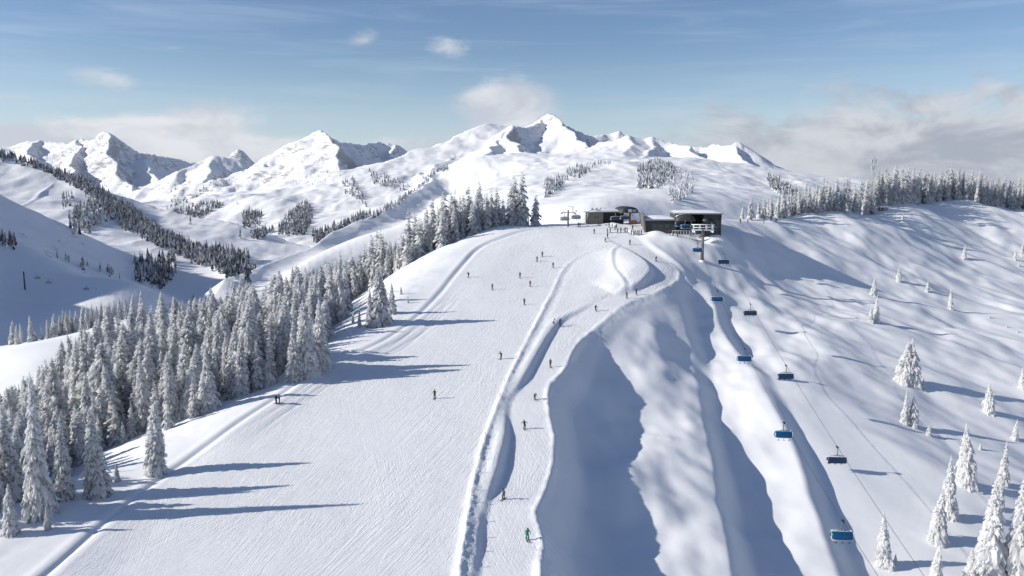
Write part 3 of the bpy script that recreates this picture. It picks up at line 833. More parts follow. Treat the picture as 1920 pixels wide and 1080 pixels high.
def spruce(seed, R=0.17, layers=26, per=9, chunk=1.0, dark=1.0, seg=4, tassel=2):
    """crown and trunk meshes of a unit-high spruce whose drooping boughs carry snow"""
    r = random.Random(seed)
    C = MB()
    lean = (r.uniform(-.03, .03), r.uniform(-.03, .03)); pw = r.uniform(.66, .98)
    def axis(t): return Vector((lean[0] * t * t + .006 * math.sin(7 * t + seed), lean[1] * t * t + .006 * math.cos(6 * t + seed * 2), t))
    for li in range(layers):
        q = li / (layers - 1)
        t = 0.035 + 0.93 * q ** 0.92
        rad = R * (1 - t) ** pw * (1 + 0.16 * math.sin(li * 2.3 + seed)) * r.uniform(0.85, 1.1) + 0.008
        nb = max(4, int(per * (0.55 + 0.55 * (1 - t)) + r.uniform(-1, 1)))
        ph = r.uniform(0, 6.28)
        for k in range(nb):
            if r.random() < 0.06: continue
            a = ph + 6.283 * k / nb + r.uniform(-.3, .3)
            ln = rad * r.uniform(0.68, 1.22)
            droop = (0.30 + 0.75 * (1 - t)) * r.uniform(.7, 1.3)
            d = Vector((math.cos(a), math.sin(a), 0)); s = Vector((-d.y, d.x, 0))
            base = axis(t + r.uniform(-.012, .012))
            for lay in ((0, 1) if r.random() < dark else (0,)):
                w0 = ln * r.uniform(.15, .28) * chunk * (1.0 if lay == 0 else 1.12)
                vs = []; fs = []
                for i in range(seg + 1):
                    e = i / seg
                    out = ln * e * (1.0 if lay == 0 else 1.07)
                    z = ln * (0.22 * math.sin(e * 1.6) - droop * e * e) - (0.0 if lay == 0 else 0.012 + 0.05 * ln)
                    w = w0 * (0.35 + 1.0 * math.sin(min(e * 1.25 + .18, 1.57) * 1.0) ** 1.2) * (1 - 0.75 * e ** 3) * r.uniform(.72, 1.25)
                    p = base + d * out + Vector((0, 0, z))
                    j = lambda: Vector((r.uniform(-1, 1), r.uniform(-1, 1), r.uniform(-1, 1))) * ln * 0.07
                    lift = ln * 0.13 * chunk * (1 if lay == 0 else .4)
                    sag = ln * 0.10 + (r.uniform(0, .10) * ln)
                    vs += [p - s * w - Vector((0, 0, sag)) + j(), p + Vector((0, 0, lift)) + j() * .7, p + s * w - Vector((0, 0, sag)) + j()]
                    if i:
                        b = 3 * (i - 1)
                        fs += [(b, b + 1, b + 4, b + 3), (b + 1, b + 2, b + 5, b + 4)]
                # hanging tassels at the rim break the outline up
                if lay == 0:
                    for _ in range(tassel):
                        i = r.randint(1, seg); sd = r.choice((0, 2))
                        p = Vector(vs[3 * i + sd]); o = (s if sd == 2 else -s) * ln * r.uniform(.08, .22) + d * ln * r.uniform(0, .16)
                        n0 = len(vs); vs += [p + Vector((0, 0, ln * .05)), p + o - Vector((0, 0, ln * r.uniform(.12, .3))), p + d * ln * .16 - Vector((0, 0, ln * .05))]
                        fs.append((n0, n0 + 1, n0 + 2))
                C.add(vs, fs, lay, False)
    # leader
    for k in range(5):
        t = 0.955 + .010 * k; rr = 0.011 * (1 - k / 5.5)
        c = axis(t); n = 5
        C.add([c + Vector((rr * math.cos(6.28 * i / n + k), rr * math.sin(6.28 * i / n + k), r.uniform(-.004, .004))) for i in range(n)] + [c + Vector((0, 0, .020))], [(i, (i + 1) % n, n) for i in range(n)], 0)
    T = MB()
    T.tube([axis(t) + Vector((0, 0, -.03 if t == 0 else 0)) for t in (0, .25, .5, .75, .97)], [.017, .013, .009, .005, .002], 7)
    return C, T

def tree_proto(seed, mats, **kw):
    C, T = spruce(seed, **kw)
    me = bpy.data.meshes.new('crown')
    me.from_pydata(C.v, [], C.f)
    for m in mats: me.materials.append(m)
    me.polygons.foreach_set('material_index', C.mi); me.update()
    return me, T.mesh('trunk', M_TRUNK)

PF = [tree_proto(s, (M_TSNOW, M_TDARK), R=R, layers=L, per=p, chunk=c, dark=.45) for s, R, L, p, c in
      [(1, .120, 58, 18, 1.0), (2, .135, 56, 18, 1.05), (3, .108, 60, 17, 1.0), (4, .150, 56, 19, 1.0), (5, .128, 58, 18, .95), (6, .115, 58, 17, 1.05), (7, .165, 54, 19, 1.1), (8, .105, 60, 16, 1.1), (9, .14, 50, 17, 1.25)]]
PW = [tree_proto(s, (M_TWHITE, M_TDARK), R=R, layers=L, per=p, chunk=c, dark=.08) for s, R, L, p, c in
      [(11, .165, 48, 17, 1.3), (12, .135, 50, 16, 1.35), (13, .19, 46, 18, 1.3), (14, .15, 48, 17, 1.4)]]
PL = [spruce(s, R=.13, layers=26, per=8, chunk=1.5, seg=2, dark=.4, tassel=0)[0] for s in (21, 22, 23, 24)]

TREES = []           # (size in the picture, position, height, kind, group key, width factor)
def want_tree(p, h, kind, key, wf=1.0, must=False):
    d = math.sqrt(p[0] ** 2 + p[1] ** 2 + p[2] ** 2)
    TREES.append((h / d + (10 if must else 0), p, h, kind, key, wf))

rt = random.Random(99)
class Spacing:
    def __init__(self): self.c = {}
    def ok(self, x, y, d):
        k = (int(x // 4), int(y // 4)); R = int(d // 4) + 1
        for i in range(-R, R + 1):
            for j in range(-R, R + 1):
                for (a, b) in self.c.get((k[0] + i, k[1] + j), ()):
                    if (a - x) ** 2 + (b - y) ** 2 < d * d: return False
        self.c.setdefault(k, []).append((x, y)); return True
SPC = Spacing()

def lone(px, py, hpx, kind, key, wf=1.0):
    p = next((c for c in (raycast(px, py + k) for k in range(0, 40, 2)) if c is not None), None)
    if p is None: return
    d = math.sqrt(p[0] ** 2 + p[1] ** 2 + p[2] ** 2)
    depth = p[1] * CP - p[2] * math.sin(PITCH)
    SPC.ok(p[0], p[1], 0.1)
    want_tree((p[0], p[1], ground(p[0], p[1]) - 0.15), hpx * depth / F / math.cos(math.atan2(-p[2], p[1])), kind, key, wf, True)

# single trees whose foot can be seen: (px, foot py, height px, width factor, label)
LONE_RIGHT = [
 (1807, 485, 27, 1.1, 'stumpy two-tipped white spruce standing alone high on the upper right slope'),
 (1903, 488, 25, .9, 'thin white spruce near the right picture edge just below the upper crest'),
 (1916, 480, 26, .9, 'white spruce cut by the right picture edge below the upper crest'),
 (1910, 499, 9, 1.6, 'small snow-buried sapling below the thin white spruces at the upper right edge'),
 (1685, 528, 30, .9, 'slim white spruce alone on the upper right slope, above and right of the stacked pair'),
 (1638, 554, 36, 1.15, 'white spruce just above the pair of spruces nearest the chairlift, upper right slope'),
 (1641, 604, 52, .9, 'taller right-hand white spruce of the pair nearest the chairlift on the upper right slope'),
 (1632, 605, 34, .9, 'shorter left-hand white spruce of the pair nearest the chairlift on the upper right slope'),
 (1739, 547, 22, 1.0, 'small crooked white spruce midway across the upper right slope'),
 (1782, 580, 42, .85, 'slender white spruce alone in the middle of the upper right slope with a long shadow'),
 (1855, 596, 7, 2.0, 'snow-buried bush on the right slope, right of the slender lone spruce'),
 (1887, 613, 6, 2.2, 'low snow-buried bush near the right picture edge, left one of two'),
 (1908, 623, 6, 2.2, 'low snow-buried bush near the right picture edge, right one of two'),
 (1692, 412, 15, .9, 'little white spruce alone on the right crest below the lattice mast'),
 (1694, 719, 78, 1.15, 'broad white spruce, left half of the large double spruce on the right slope'),
 (1708, 722, 88, 1.0, 'tall white spruce, right half of the large double spruce on the right slope'),
 (1731, 729, 21, 1.1, 'sapling at the right foot of the large double spruce on the right slope'),
 (1696, 794, 64, .8, 'left one of two narrow white spruces below the large double spruce'),
 (1711, 798, 62, .85, 'right one of two narrow white spruces below the large double spruce'),
 (1741, 816, 20, 1.4, 'small snow cone of a buried sapling right of the two narrow spruces'),
 (1853, 774, 58, .95, 'white spruce with a wide foot alone on the right slope toward the picture edge'),
 (1916, 727, 40, 1.0, 'white spruce half cut by the right picture edge on the middle of the slope'),
 (1902, 824, 40, .9, 'small white spruce close to the right picture edge above the lower group'),
 (1838, 843, 14, 1.5, 'tiny buried sapling with a split top between two tall lower right spruces'),
 (1811, 912, 116, .75, 'tall ragged white spruce standing upslope of the lower right group'),
 (1778, 970, 112, .8, 'white spruce with a round snow cap on its shoulder in the lower right group'),
 (1757, 1016, 98, 1.0, 'thick white spruce at the left end of the lower right group'),
 (1880, 910, 82, .8, 'slim white spruce leaning out at the right edge above the lower right group'),
 (1874, 955, 52, .8, 'short white spruce directly in front of the slim one at the lower right edge'),
 (1657, 1062, 98, .85, 'lone white spruce under the right cable at the bottom right'),
 (1678, 1058, 20, 1.3, 'sapling at the right foot of the lone spruce under the right cable'),
 (1753, 1106, 88, .9, 'white spruce cut by the bottom picture edge left of the lower right group'),
 (1851, 1096, 186, .95, 'largest white spruce of the lower right group with wide ragged boughs'),
 (1903, 1110, 200, .9, 'tall white spruce at the bottom right corner beside the largest one'),
 (1818, 1090, 60, 1.3, 'bushy young spruce at the foot of the largest lower right spruce'),
]
for px, py, h, wf, lab in LONE_RIGHT: lone(px, py, h, 'W', lab, wf)
LONE_LEFT = [
 (185, 930, 160, 1.15, 'white spruce standing clear in front of the left forest with wide drooping boughs'),
 (290, 888, 132, 1.25, 'bushy round white spruce at the lower left forest corner'),
 (20, 1003, 92, .9, 'slim young spruce in the snow at the lower left picture edge'),
 (90, 992, 42, 1.2, 'small spruce at the foot of the forest beside the slim young one, lower left'),
 (220, 902, 36, 1.2, 'sapling between the two free-standing spruces at the lower left forest edge'),
 (75, 968, 255, .72, 'very tall frosted spruce at the lower left forest edge, tallest there'),
 (118, 935, 150, .9, 'frosted spruce just behind the very tall one at the lower left'),
 (712, 608, 108, 1.25, 'broad white spruce standing alone out on the run side of the upper forest edge'),
 (694, 612, 70, 1.0, 'shorter spruce leaning against the left of the broad lone one by the upper run'),
 (735, 588, 60, 1.1, 'grey shaded spruce tucked behind the right of the broad lone one by the upper run'),
 (752, 552, 16, 1.1, 'sapling on the snow right of the broad lone spruce by the upper run'),
 (765, 568, 14, 1.1, 'sapling nearest the tracks right of the broad lone spruce by the upper run'),
 (674, 614, 34, 1.0, 'little spruce left of the broad lone spruce by the upper run'),
 (662, 605, 22, 1.0, 'tiny sapling in the snow gap left of the broad lone spruce'),
 (600, 693, 132, 1.2, 'dark shaded broad spruce at the forest corner nearest the run, right one of its clump'),
 (577, 705, 140, 1.1, 'dark shaded spruce at the forest corner nearest the run, middle one of its clump'),
 (553, 712, 110, 1.1, 'dark shaded spruce at the forest corner nearest the run, left one of its clump'),
 (637, 602, 115, .8, 'slim white spruce at the edge of the snow gap in the middle of the forest'),
 (615, 622, 60, 1.1, 'short spruce at the left side of the snow gap in the middle of the forest'),
]
for px, py, h, wf, lab in LONE_LEFT: lone(px, py, h, 'F', lab, wf)
for px, py, h in [(24, 634, 45), (33, 630, 38), (41, 627, 38), (60, 625, 51), (68, 625, 20), (79, 621, 25), (91, 612, 36), (99, 613, 40), (104, 612, 45), (113, 611, 38), (121, 609, 47), (128, 610, 44), (135, 612, 44), (144, 606, 40), (157, 598, 47), (164, 605, 42), (173, 600, 44), (182, 598, 40), (189, 597, 44), (199, 594, 36), (207, 592, 40), (216, 592, 42), (226, 590, 44), (238, 588, 44), (250, 585, 46)]:
    lone(px, py, h, 'F', 'meadow', 1.0)

# the dense forest that falls away left of the run: front line (px, py, depth of the wood in m)
FRONT = [(-90, 1000, 30), (-20, 968, 31), (60, 935, 33), (130, 890, 40), (190, 855, 52), (240, 830, 62), (290, 815, 70), (345, 792, 84), (400, 768, 95), (450, 746, 105), (500, 725, 110), (545, 706, 110), (590, 686, 95), (612, 640, 80), (640, 600, 75), (668, 556, 62), (700, 530, 52), (735, 507, 52), (790, 478, 44), (850, 455, 38), (905, 433, 32), (950, 421, 26), (985, 420, 14), (1012, 423, 6)]
fp = []
for px, py, dep in FRONT:
    q = next((c for c in (raycast(px, py + k) for k in range(0, 36, 2)) if c is not None and c[1] < 345), None)
    if q is not None: fp.append((q[0], q[1], dep))
seg = [math.hypot(fp[i + 1][0] - fp[i][0], fp[i + 1][1] - fp[i][1]) for i in range(len(fp) - 1)]
cnt = 0
for tries in range(14000):
    t = rt.random() * sum(seg); i = 0
    while t > seg[i]: t -= seg[i]; i += 1
    f = t / seg[i]
    x = fp[i][0] + f * (fp[i + 1][0] - fp[i][0]); y = fp[i][1] + f * (fp[i + 1][1] - fp[i][1]); dep = fp[i][2] + f * (fp[i + 1][2] - fp[i][2])
    e = rt.random() ** 1.25
    x += -0.86 * e * dep; y += 0.50 * e * dep
    j = float(fbm(np.array([x / 13.0]), np.array([y / 13.0]), 2)[0])
    if j < -0.12 and rt.random() < .8: continue
    if e < 0.06 and j < 0.1: continue
    if not SPC.ok(x, y, 2.5 + 1.1 * e): continue
    z = ground(x, y)
    h = rt.uniform(12, 22) * (1.0 if y > 260 else 1.16 if y > 165 else 0.86 if x / y < -.5 else 1.0) * (rt.uniform(.4, .75) if rt.random() < .22 else 1) * (0.66 + 0.34 * min(1, e / .3))
    # the wood opens onto the bare shelf at the far left: trees at that edge stay low or are missing
    tx, ty_ = project(x, y, z + h)
    lim = np.interp(tx, [-100, 0, 60, 110, 150, 200, 260, 300], [760, 728, 690, 640, 600, 566, 530, 0])
    while ty_ < lim and h > 6:
        h -= 1.0; tx, ty_ = project(x, y, z + h)
    if ty_ < lim: continue
    want_tree((x, y, z - 0.2), h, 'F', 'forest', rt.uniform(.95, 1.5)); cnt += 1
# trees along the right-hand crest
RFRONT = [(1412, 416, 10, 9), (1450, 411, 16, 12.5), (1500, 406, 22, 13.5), (1545, 402, 28, 16), (1580, 400, 36, 17.5), (1640, 391, 45, 20), (1680, 387, 50, 21), (1730, 380, 55, 22), (1790, 374, 50, 22), (1830, 379, 46, 20.5), (1870, 386, 44, 20), (1925, 393, 44, 20), (1990, 398, 40, 20)]
fp = []
for px, py, dep, hh in RFRONT:
    q = next((c for c in (raycast(px, py + k) for k in range(1, 20, 2)) if c is not None), None)
    if q is not None: fp.append((q[0], q[1], dep, hh))
seg = [math.hypot(fp[i + 1][0] - fp[i][0], fp[i + 1][1] - fp[i][1]) for i in range(len(fp) - 1)]
for tries in range(2600):
    t = rt.random() * sum(seg); i = 0
    while t > seg[i]: t -= seg[i]; i += 1
    f = t / seg[i]
    g4 = [fp[i][k] + f * (fp[i + 1][k] - fp[i][k]) for k in range(4)]
    e = rt.random() ** 1.3
    x = g4[0] + rt.uniform(-3, 3); y = g4[1] + 3 + e * g4[2]
    if not SPC.ok(x, y, 2.9 + 1.8 * e): continue
    want_tree((x, y, ground(x, y) - 0.2), g4[3] * rt.uniform(.62, 1.12), 'W', 'crest', rt.uniform(.8, 1.1))

TREES.sort(key=lambda a: -a[0])
LABEL = {'forest': ('snow-covered spruce among the crowded trees of the forest left of the ski run', 'spruces of the forest left of the run'),
         'crest': ('rime-white spruce in the row of trees along the right-hand crest', 'white spruces along the right crest'),
         'meadow': ('small white spruce in the tree line behind the smooth snow meadow at the far left', 'spruces behind the left meadow')}
rest = MB()
n_ind = {}
protos = {}
def put_tree(i, p, h, kind, key, wf):
    P = PF if kind == 'F' else PW
    pi = rt.randrange(len(P))
    if key in LABEL: lab, grp = LABEL[key]
    else: lab, grp = key, ('single white spruces on the right slope' if kind == 'W' else 'single spruces by the left forest')
    t = thing('spruce_tree', lab, 'tree', p, rt.uniform(0, 6.28), grp)
    w = h * wf
    t.rotation_euler = (rt.gauss(0, .02), rt.gauss(0, .02), t.rotation_euler[2])
    t.scale = (w, w, h)
    for nm, me in (('crown', P[pi][0]), ('trunk', P[pi][1])):
        o = coll_link(bpy.data.objects.new(nm, me)); o.parent = t
RV = []; RQ = []; RM = []; nv = 0
PLA = []
for m in PL:
    q = [i for i, f in enumerate(m.f) if len(f) == 4]
    PLA.append((np.array(m.v), np.array([m.f[i] for i in q]), np.array([m.mi[i] for i in q])))
for i, (s, p, h, kind, key, wf) in enumerate(TREES):
    if i < 300: put_tree(i, p, h, kind, key, wf)
    else:
        V, Q4, mi = rt.choice(PLA); a = rt.uniform(0, 6.28); ca, sa = math.cos(a) * h * wf, math.sin(a) * h * wf
        RV.append(np.stack([p[0] + V[:, 0] * ca - V[:, 1] * sa, p[1] + V[:, 0] * sa + V[:, 1] * ca, p[2] + V[:, 2] * h], 1))
        RQ.append(Q4 + nv); RM.append(mi + (2 if kind == 'W' else 0)); nv += len(V)
def quad_object(name, V, Qs, mi, mats):
    me = bpy.data.meshes.new(name); n = len(Qs)
    me.vertices.add(len(V)); me.vertices.foreach_set('co', V.astype(np.float32).ravel())
    me.loops.add(n * 4); me.polygons.add(n)
    me.loops.foreach_set('vertex_index', Qs.ravel().astype(np.int32))
    me.polygons.foreach_set('loop_start', (np.arange(n) * 4).astype(np.int32))
    for m in mats: me.materials.append(m)
    me.polygons.foreach_set('material_index', mi.astype(np.int32))
    me.update(calc_edges=True)
    return coll_link(bpy.data.objects.new(name, me))
o = quad_object('forest_trees', np.concatenate(RV), np.concatenate(RQ), np.concatenate(RM), (M_TSNOW, M_TDARK, M_TWHITE, M_TDARK))
o['kind'] = 'stuff'; o['label'] = 'mass of further snow-covered spruces filling the back of the forests'; o['category'] = 'trees'

# ---- far woods on the mountainsides
M_FSNOW = plain('far_tree_snow', (0.62, 0.64, 0.67), 0.9, spec=0.1)
M_FDARK = plain('far_tree_needles', (0.075, 0.085, 0.095), 0.9, spec=0.1)
def inside(p, poly):
    c = False
    for i in range(len(poly)):
        (x1, y1), (x2, y2) = poly[i - 1], poly[i]
        if (y1 > p[1]) != (y2 > p[1]) and p[0] < (x2 - x1) * (p[1] - y1) / (y2 - y1) + x1: c = not c
    return c
FV = []; FFc = []; FM = []
rf = random.Random(5)
def far_tree(x, y, h, snow):
    z = ground_far(x, y)
    n = 9; w = h * rf.uniform(.13, .2)
    for k in range(n):
        a = rf.uniform(0, 6.28); e = k / n
        r = w * (1 - e) + .03 * h; zb = z + h * (0.02 + 0.80 * e); zt = min(zb + h * rf.uniform(.28, .4), z + h)
        b = len(FV)
        ca, sa = math.cos(a), math.sin(a)
        FV.extend([(x + ca * r, y + sa * r, zb), (x - ca * r, y - sa * r, zb - .03 * h), (x - sa * r * .2, y + ca * r * .2, zt)])
        FFc.append((b, b + 1, b + 2)); FM.append(0 if rf.random() < snow + .2 else 1)
def wood(poly, n, h, snow=.45, y0=None):
    xs = [p[0] for p in poly]; ys = [p[1] for p in poly]
    k = 0; tr = 0
    while k < n and tr < n * 12:
        tr += 1
        p = (rf.uniform(min(xs), max(xs)), rf.uniform(min(ys), max(ys)))
        if not inside(p, poly): continue
        q = raycast_far(p[0], p[1], y0)
        if q is None: continue
        k += 1
        far_tree(q[0], q[1], h * rf.uniform(.6, 1.2), snow)
def wood_line(pts, n, h, spread=1.0, snow=.4, y0=None, behind=25):
    for _ in range(n):
        t = rf.random() * (len(pts) - 1); i = int(t); f = t - i
        px = pts[i][0] + f * (pts[i + 1][0] - pts[i][0]); py = pts[i][1] + f * (pts[i + 1][1] - pts[i][1])
        q = raycast_far(px, py + rf.uniform(0, spread), y0)
        if q is None: continue
        k = 1 + rf.uniform(0, behind) / q[1]
        far_tree(q[0] * k, q[1] * k, h * rf.uniform(.6, 1.15), snow)
CREST = [(-20, 291), (0, 295), (60, 309), (110, 332), (160, 355), (205, 381), (250, 411), (300, 444), (350, 471), (420, 503), (480, 522)]
wood_line(CREST, 900, 15, 8, .3, 900, 50)
wood_line(CREST[4:], 700, 15, 18, .35, 850, 60)
wood([(128, 415), (150, 385), (195, 375), (230, 400), (250, 420), (200, 415), (170, 440), (135, 440)], 240, 14, .45, 850)
wood([(180, 375), (260, 415), (330, 455), (420, 500), (380, 500), (300, 465), (230, 430)], 500, 14, .35, 850)
wood([(235, 425), (280, 415), (300, 440), (262, 440)], 60, 14, .45)
wood([(115, 372), (140, 365), (140, 385), (118, 392)], 24, 13, .55)
wood([(275, 420), (330, 395), (400, 378), (420, 385), (370, 415), (360, 445), (320, 452), (300, 440)], 550, 15, .25, 1600)
wood([(350, 470), (420, 470), (470, 485), (460, 505), (400, 500)], 300, 15, .3, 900)
wood([(250, 495), (330, 485), (330, 520), (300, 545), (255, 530)], 120, 15, .3, 640)
wood([(520, 440), (532, 410), (565, 384), (578, 380), (590, 402), (572, 440), (540, 443)], 420, 15, .35)
wood([(452, 402), (470, 396), (492, 402), (488, 425), (456, 428)], 120, 15, .3)
wood([(470, 445), (500, 430), (515, 435), (480, 452)], 60, 15, .35)
wood([(585, 440), (640, 425), (680, 402), (700, 404), (650, 432), (590, 458)], 260, 15, .3, 1300)
wood([(640, 340), (662, 335), (672, 350), (690, 385), (660, 380), (645, 360)], 120, 13, .5, 2200)
wood([(690, 320), (740, 335), (770, 350), (750, 358), (700, 345)], 90, 14, .4, 2200)
wood_line([(700, 408), (745, 384), (785, 354), (820, 322), (840, 318)], 260, 11, 4, .5, 1300, 60)
wood([(1196, 318), (1225, 303), (1262, 312), (1268, 330), (1240, 352), (1195, 357)], 330, 14, .55)
wood([(1060, 322), (1090, 316), (1112, 322), (1085, 335), (1065, 332)], 70, 12, .6)
wood([(1022, 342), (1060, 334), (1066, 340), (1040, 362), (1022, 372)], 90, 12, .6)
wood([(1080, 312), (1140, 304), (1150, 308), (1085, 318)], 40, 10, .6)
wood([(1268, 315), (1305, 322), (1300, 360), (1265, 385), (1250, 370)], 170, 9, .85)
wood([(560, 290), (640, 275), (640, 330), (590, 350), (530, 350)], 160, 8, .6, 2200)
wood([(400, 340), (460, 330), (350, 380), (300, 400)], 60, 13, .4, 2000)
wood([(1440, 330), (1480, 356), (1500, 372), (1470, 372), (1440, 350)], 160, 16, .5)
wood_line([(0, 452), (30, 462)], 22, 11, 10, .35, 560, 12)
wood([(95, 480), (180, 500), (235, 515), (225, 525), (150, 505)], 22, 9, .4, 560)
me = bpy.data.meshes.new('mountain_woods')
me.from_pydata(FV, [], FFc)
me.materials.append(M_FSNOW); me.materials.append(M_FDARK)
me.polygons.foreach_set('material_index', FM); me.update()
fw = coll_link(bpy.data.objects.new('mountain_woods', me))
fw['kind'] = 'stuff'; fw['label'] = 'far-off dark conifer woods on the mountainsides'; fw['category'] = 'woods'
# ------------------------------------------------------------------ lift, stations, mast, skiers
M_STEEL = plain('galvanised_steel', (0.20, 0.20, 0.205), 0.55, 0.4, var=0.25, scale=4)
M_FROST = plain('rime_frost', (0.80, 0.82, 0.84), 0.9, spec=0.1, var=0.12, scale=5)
M_POLE = plain('weathered_pole', (0.165, 0.15, 0.14), 0.7, 0.2, var=0.25, scale=2)
M_DARK = plain('dark_metal', (0.035, 0.04, 0.048), 0.5, 0.3, var=0.2)
M_NAVY = plain('navy_upholstery', (0.012, 0.045, 0.105), 0.55, var=0.2)
M_CABLE = plain('wire_rope', (0.06, 0.06, 0.065), 0.5, 0.6)
M_WALL = plain('larch_cladding', (0.20, 0.18, 0.155), 0.8, var=0.18, scale=2)
M_CLAD = plain('anthracite_cladding', (0.040, 0.043, 0.048), 0.6, var=0.3, scale=1.5)
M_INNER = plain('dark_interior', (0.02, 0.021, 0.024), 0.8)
M_ROOFSNOW = plain('roof_snow', (0.84, 0.85, 0.87), 0.85, spec=0.1, var=0.05, scale=0.8)
M_GREYFROST = plain('grey_rime', (0.42, 0.44, 0.46), 0.85, spec=0.1, var=0.3, scale=3)
M_FASCIA = plain('pale_fascia', (0.26, 0.265, 0.27), 0.6)
M_SIGN = plain('white_sign', (0.75, 0.76, 0.78), 0.5)
M_SIGN2 = plain('grey_sign', (0.38, 0.40, 0.43), 0.5)
M_NET = plain('orange_net', (0.62, 0.24, 0.15), 0.8, var=0.2, scale=6)
M_GLASS = plain('dark_glass', (0.03, 0.04, 0.05), 0.12, spec=0.6)

def bubble_mat():
    m, g, b = new_mat('blue_bubble')
    b.inputs['Base Color'].default_value = (0.012, 0.135, 0.30, 1)
    b.inputs['Roughness'].default_value = 0.18
    tr = g.n('ShaderNodeBsdfTransparent'); tr.inputs[0].default_value = (0.10, 0.42, 0.75, 1)
    mx = g.n('ShaderNodeMixShader'); mx.inputs[0].default_value = 0.45
    out = g.t.nodes['Material Output']
    g.t.links.new(b.outputs[0], mx.inputs[1]); g.t.links.new(tr.outputs[0], mx.inputs[2]); g.t.links.new(mx.outputs[0], out.inputs[0])
    return m
M_BUB = bubble_mat()
M_BUBGREY = plain('frosted_bubble', (0.30, 0.32, 0.35), 0.5, var=0.3, scale=3)

def make_chair(name='lift_chair', w=3.6, rider_side=True):
    """six-seat bubble chair; the origin is on the cable, the open front looks along -y"""
    t = thing(name, '', 'chairlift chair')
    MB().box((0, 0, -.05), (.34, .9, .22), mi=0, bev=.05).tube([(0, -.42, .04), (0, .42, .04)], .09, 8).box((.16, 0, .12), (.1, .5, .16)).build('grip', M_DARK, t)
    MB().tube([(0, 0, -.1), (0, .16, -.45), (0, .34, -1.0), (0, .30, -1.45), (0, .16, -1.72)], .10, 8).build('hanger', M_STEEL, t)
    f = MB()
    f.tube([(-w * .36, .12, -1.78), (w * .36, .12, -1.78)], .08, 8)
    for s in (-1, 1):
        f.tube([(s * w * .36, .12, -1.78), (s * w * .46, .38, -2.0), (s * w * .49, .52, -2.5), (s * w * .49, .42, -3.15)], .055, 7)
        f.tube([(s * w * .22, .12, -1.74), (0, .14, -1.45)], .045, 7)
    f.build('frame', M_STEEL, t)
    se = MB()
    for k in range(6):
        x = (k - 2.5) * w * .155
        se.box((x, -.02, -3.14), (w * .148, .56, .11), bev=.04)
    se.tube([(-w * .49, .1, -3.24), (w * .49, .1, -3.24)], .05, 7)
    se.build('seat', M_NAVY, t)
    bk = MB()
    bk.prism([(.26, -3.12), (.36, -3.14), (.62, -2.28), (.52, -2.26)], -w * .475, w * .475)
    for k in range(6): bk.box(((k - 2.5) * w * .155, .5, -2.17), (w * .115, .10, .26), bev=.035)
    bk.build('backrest', M_NAVY, t)
    # bubble: a thin bent shell in front of and over the seats
    prof = [(.46, -1.92), (.20, -1.86), (-.12, -1.93), (-.42, -2.13), (-.62, -2.42), (-.70, -2.74), (-.66, -2.98)]
    inn = [(y * .94 + .02, z - .035 + .02 * (i > 3)) for i, (y, z) in enumerate(prof)]
    b = MB(); n = len(prof); cols = 9
    vs = []; fs = []
    for pr in (prof, inn):
        for k in range(cols):
            e = k / (cols - 1) * 2 - 1
            c = 1 - abs(e) ** 3.5
            for (y, z) in pr: vs.append((e * w * .5, .25 + (y - .25) * (.80 + .20 * c), -2.5 + (z + 2.5) * (.92 + .08 * c)))
    N = n * cols
    for o in (0, N):
        for k in range(cols - 1):
            for i in range(n - 1):
                q = [o + k * n + i, o + k * n + i + 1, o + (k + 1) * n + i + 1, o + (k + 1) * n + i]
                fs.append(tuple(q if o == 0 else q[::-1]))
    for k in range(cols - 1):
        for i in (0, n - 1): fs.append((k * n + i, (k + 1) * n + i, N + (k + 1) * n + i, N + k * n + i))
    for k in (0, cols - 1):
        for i in range(n - 1): fs.append((k * n + i, k * n + i + 1, N + k * n + i + 1, N + k * n + i))
    b.add(vs, fs, 0, True)
    bo = b.build('bubble', M_BUB, t)
    rim = MB()
    for s in (-1, 1):
        rim.tube([(s * w * .5, .25 + (y - .25) * .8, -2.5 + (z + 2.5) * .92) for y, z in prof], .035, 6)
    rim.tube([(-w * .5, -.47, -2.96), (w * .5, -.47, -2.96)], .04, 6)
    rim.build('bubble_rim', M_FROST, bo)
    cp = MB(); cp.box((0, .26, -1.83), (w * .93, .56, .07), bev=.03)  # pale strip along the bubble top, colour stands in for reflected sky
    cp.build('sky_sheen', M_FROST, bo)
    r = MB()
    r.tube([(-w * .48, .3, -2.8), (-w * .48, -.45, -3.18), (w * .48, -.45, -3.18), (w * .48, .3, -2.8)], .05, 7)
    ro = r.build('restraint_bar', M_FROST, t)
    for k in range(3):
        x = (k - 1) * w * .31
        MB().tube([(x, -.45, -3.18), (x, -.52, -3.62)], .04, 6).tube([(x - .28, -.55, -3.64), (x + .28, -.55, -3.64)], .045, 6).build('footrest', M_DARK, ro)
    return t

# cables: two straight spans in parallel vertical planes down the last rib
def plane_fit(pts):
    """x = a + bY of a cable from (px, estimated Y) pairs"""
    Y = np.array([p[2] for p in pts], float)
    X = np.array([at(*p)[0] for p in pts])
    b, a = np.polyfit(Y, X, 1)
    return a, b
LEFTG = [(1308, 455, 275), (1345, 545, 231), (1396, 656, 196), (1470, 790, 161), (1580, 978, 126)]
RIGHTG = [(1357, 476, 266), (1407, 570, 226), (1474, 685, 190), (1570, 838, 158)]
aL, bL = plane_fit(LEFTG)
gap = 6.4
def on_cable(px, py, a, b):
    A, B, C = ray(px, py)
    Y = a / (A / B - b)
    return Vector((a + b * Y, Y, C / B * Y))
GL = [on_cable(p[0], p[1], aL, bL) for p in LEFTG]
GRr = [on_cable(p[0], p[1], aL + gap, bL) for p in RIGHTG]
cdir = Vector((bL, 1, 0)).normalized()
cyaw = math.atan2(-bL, 1)

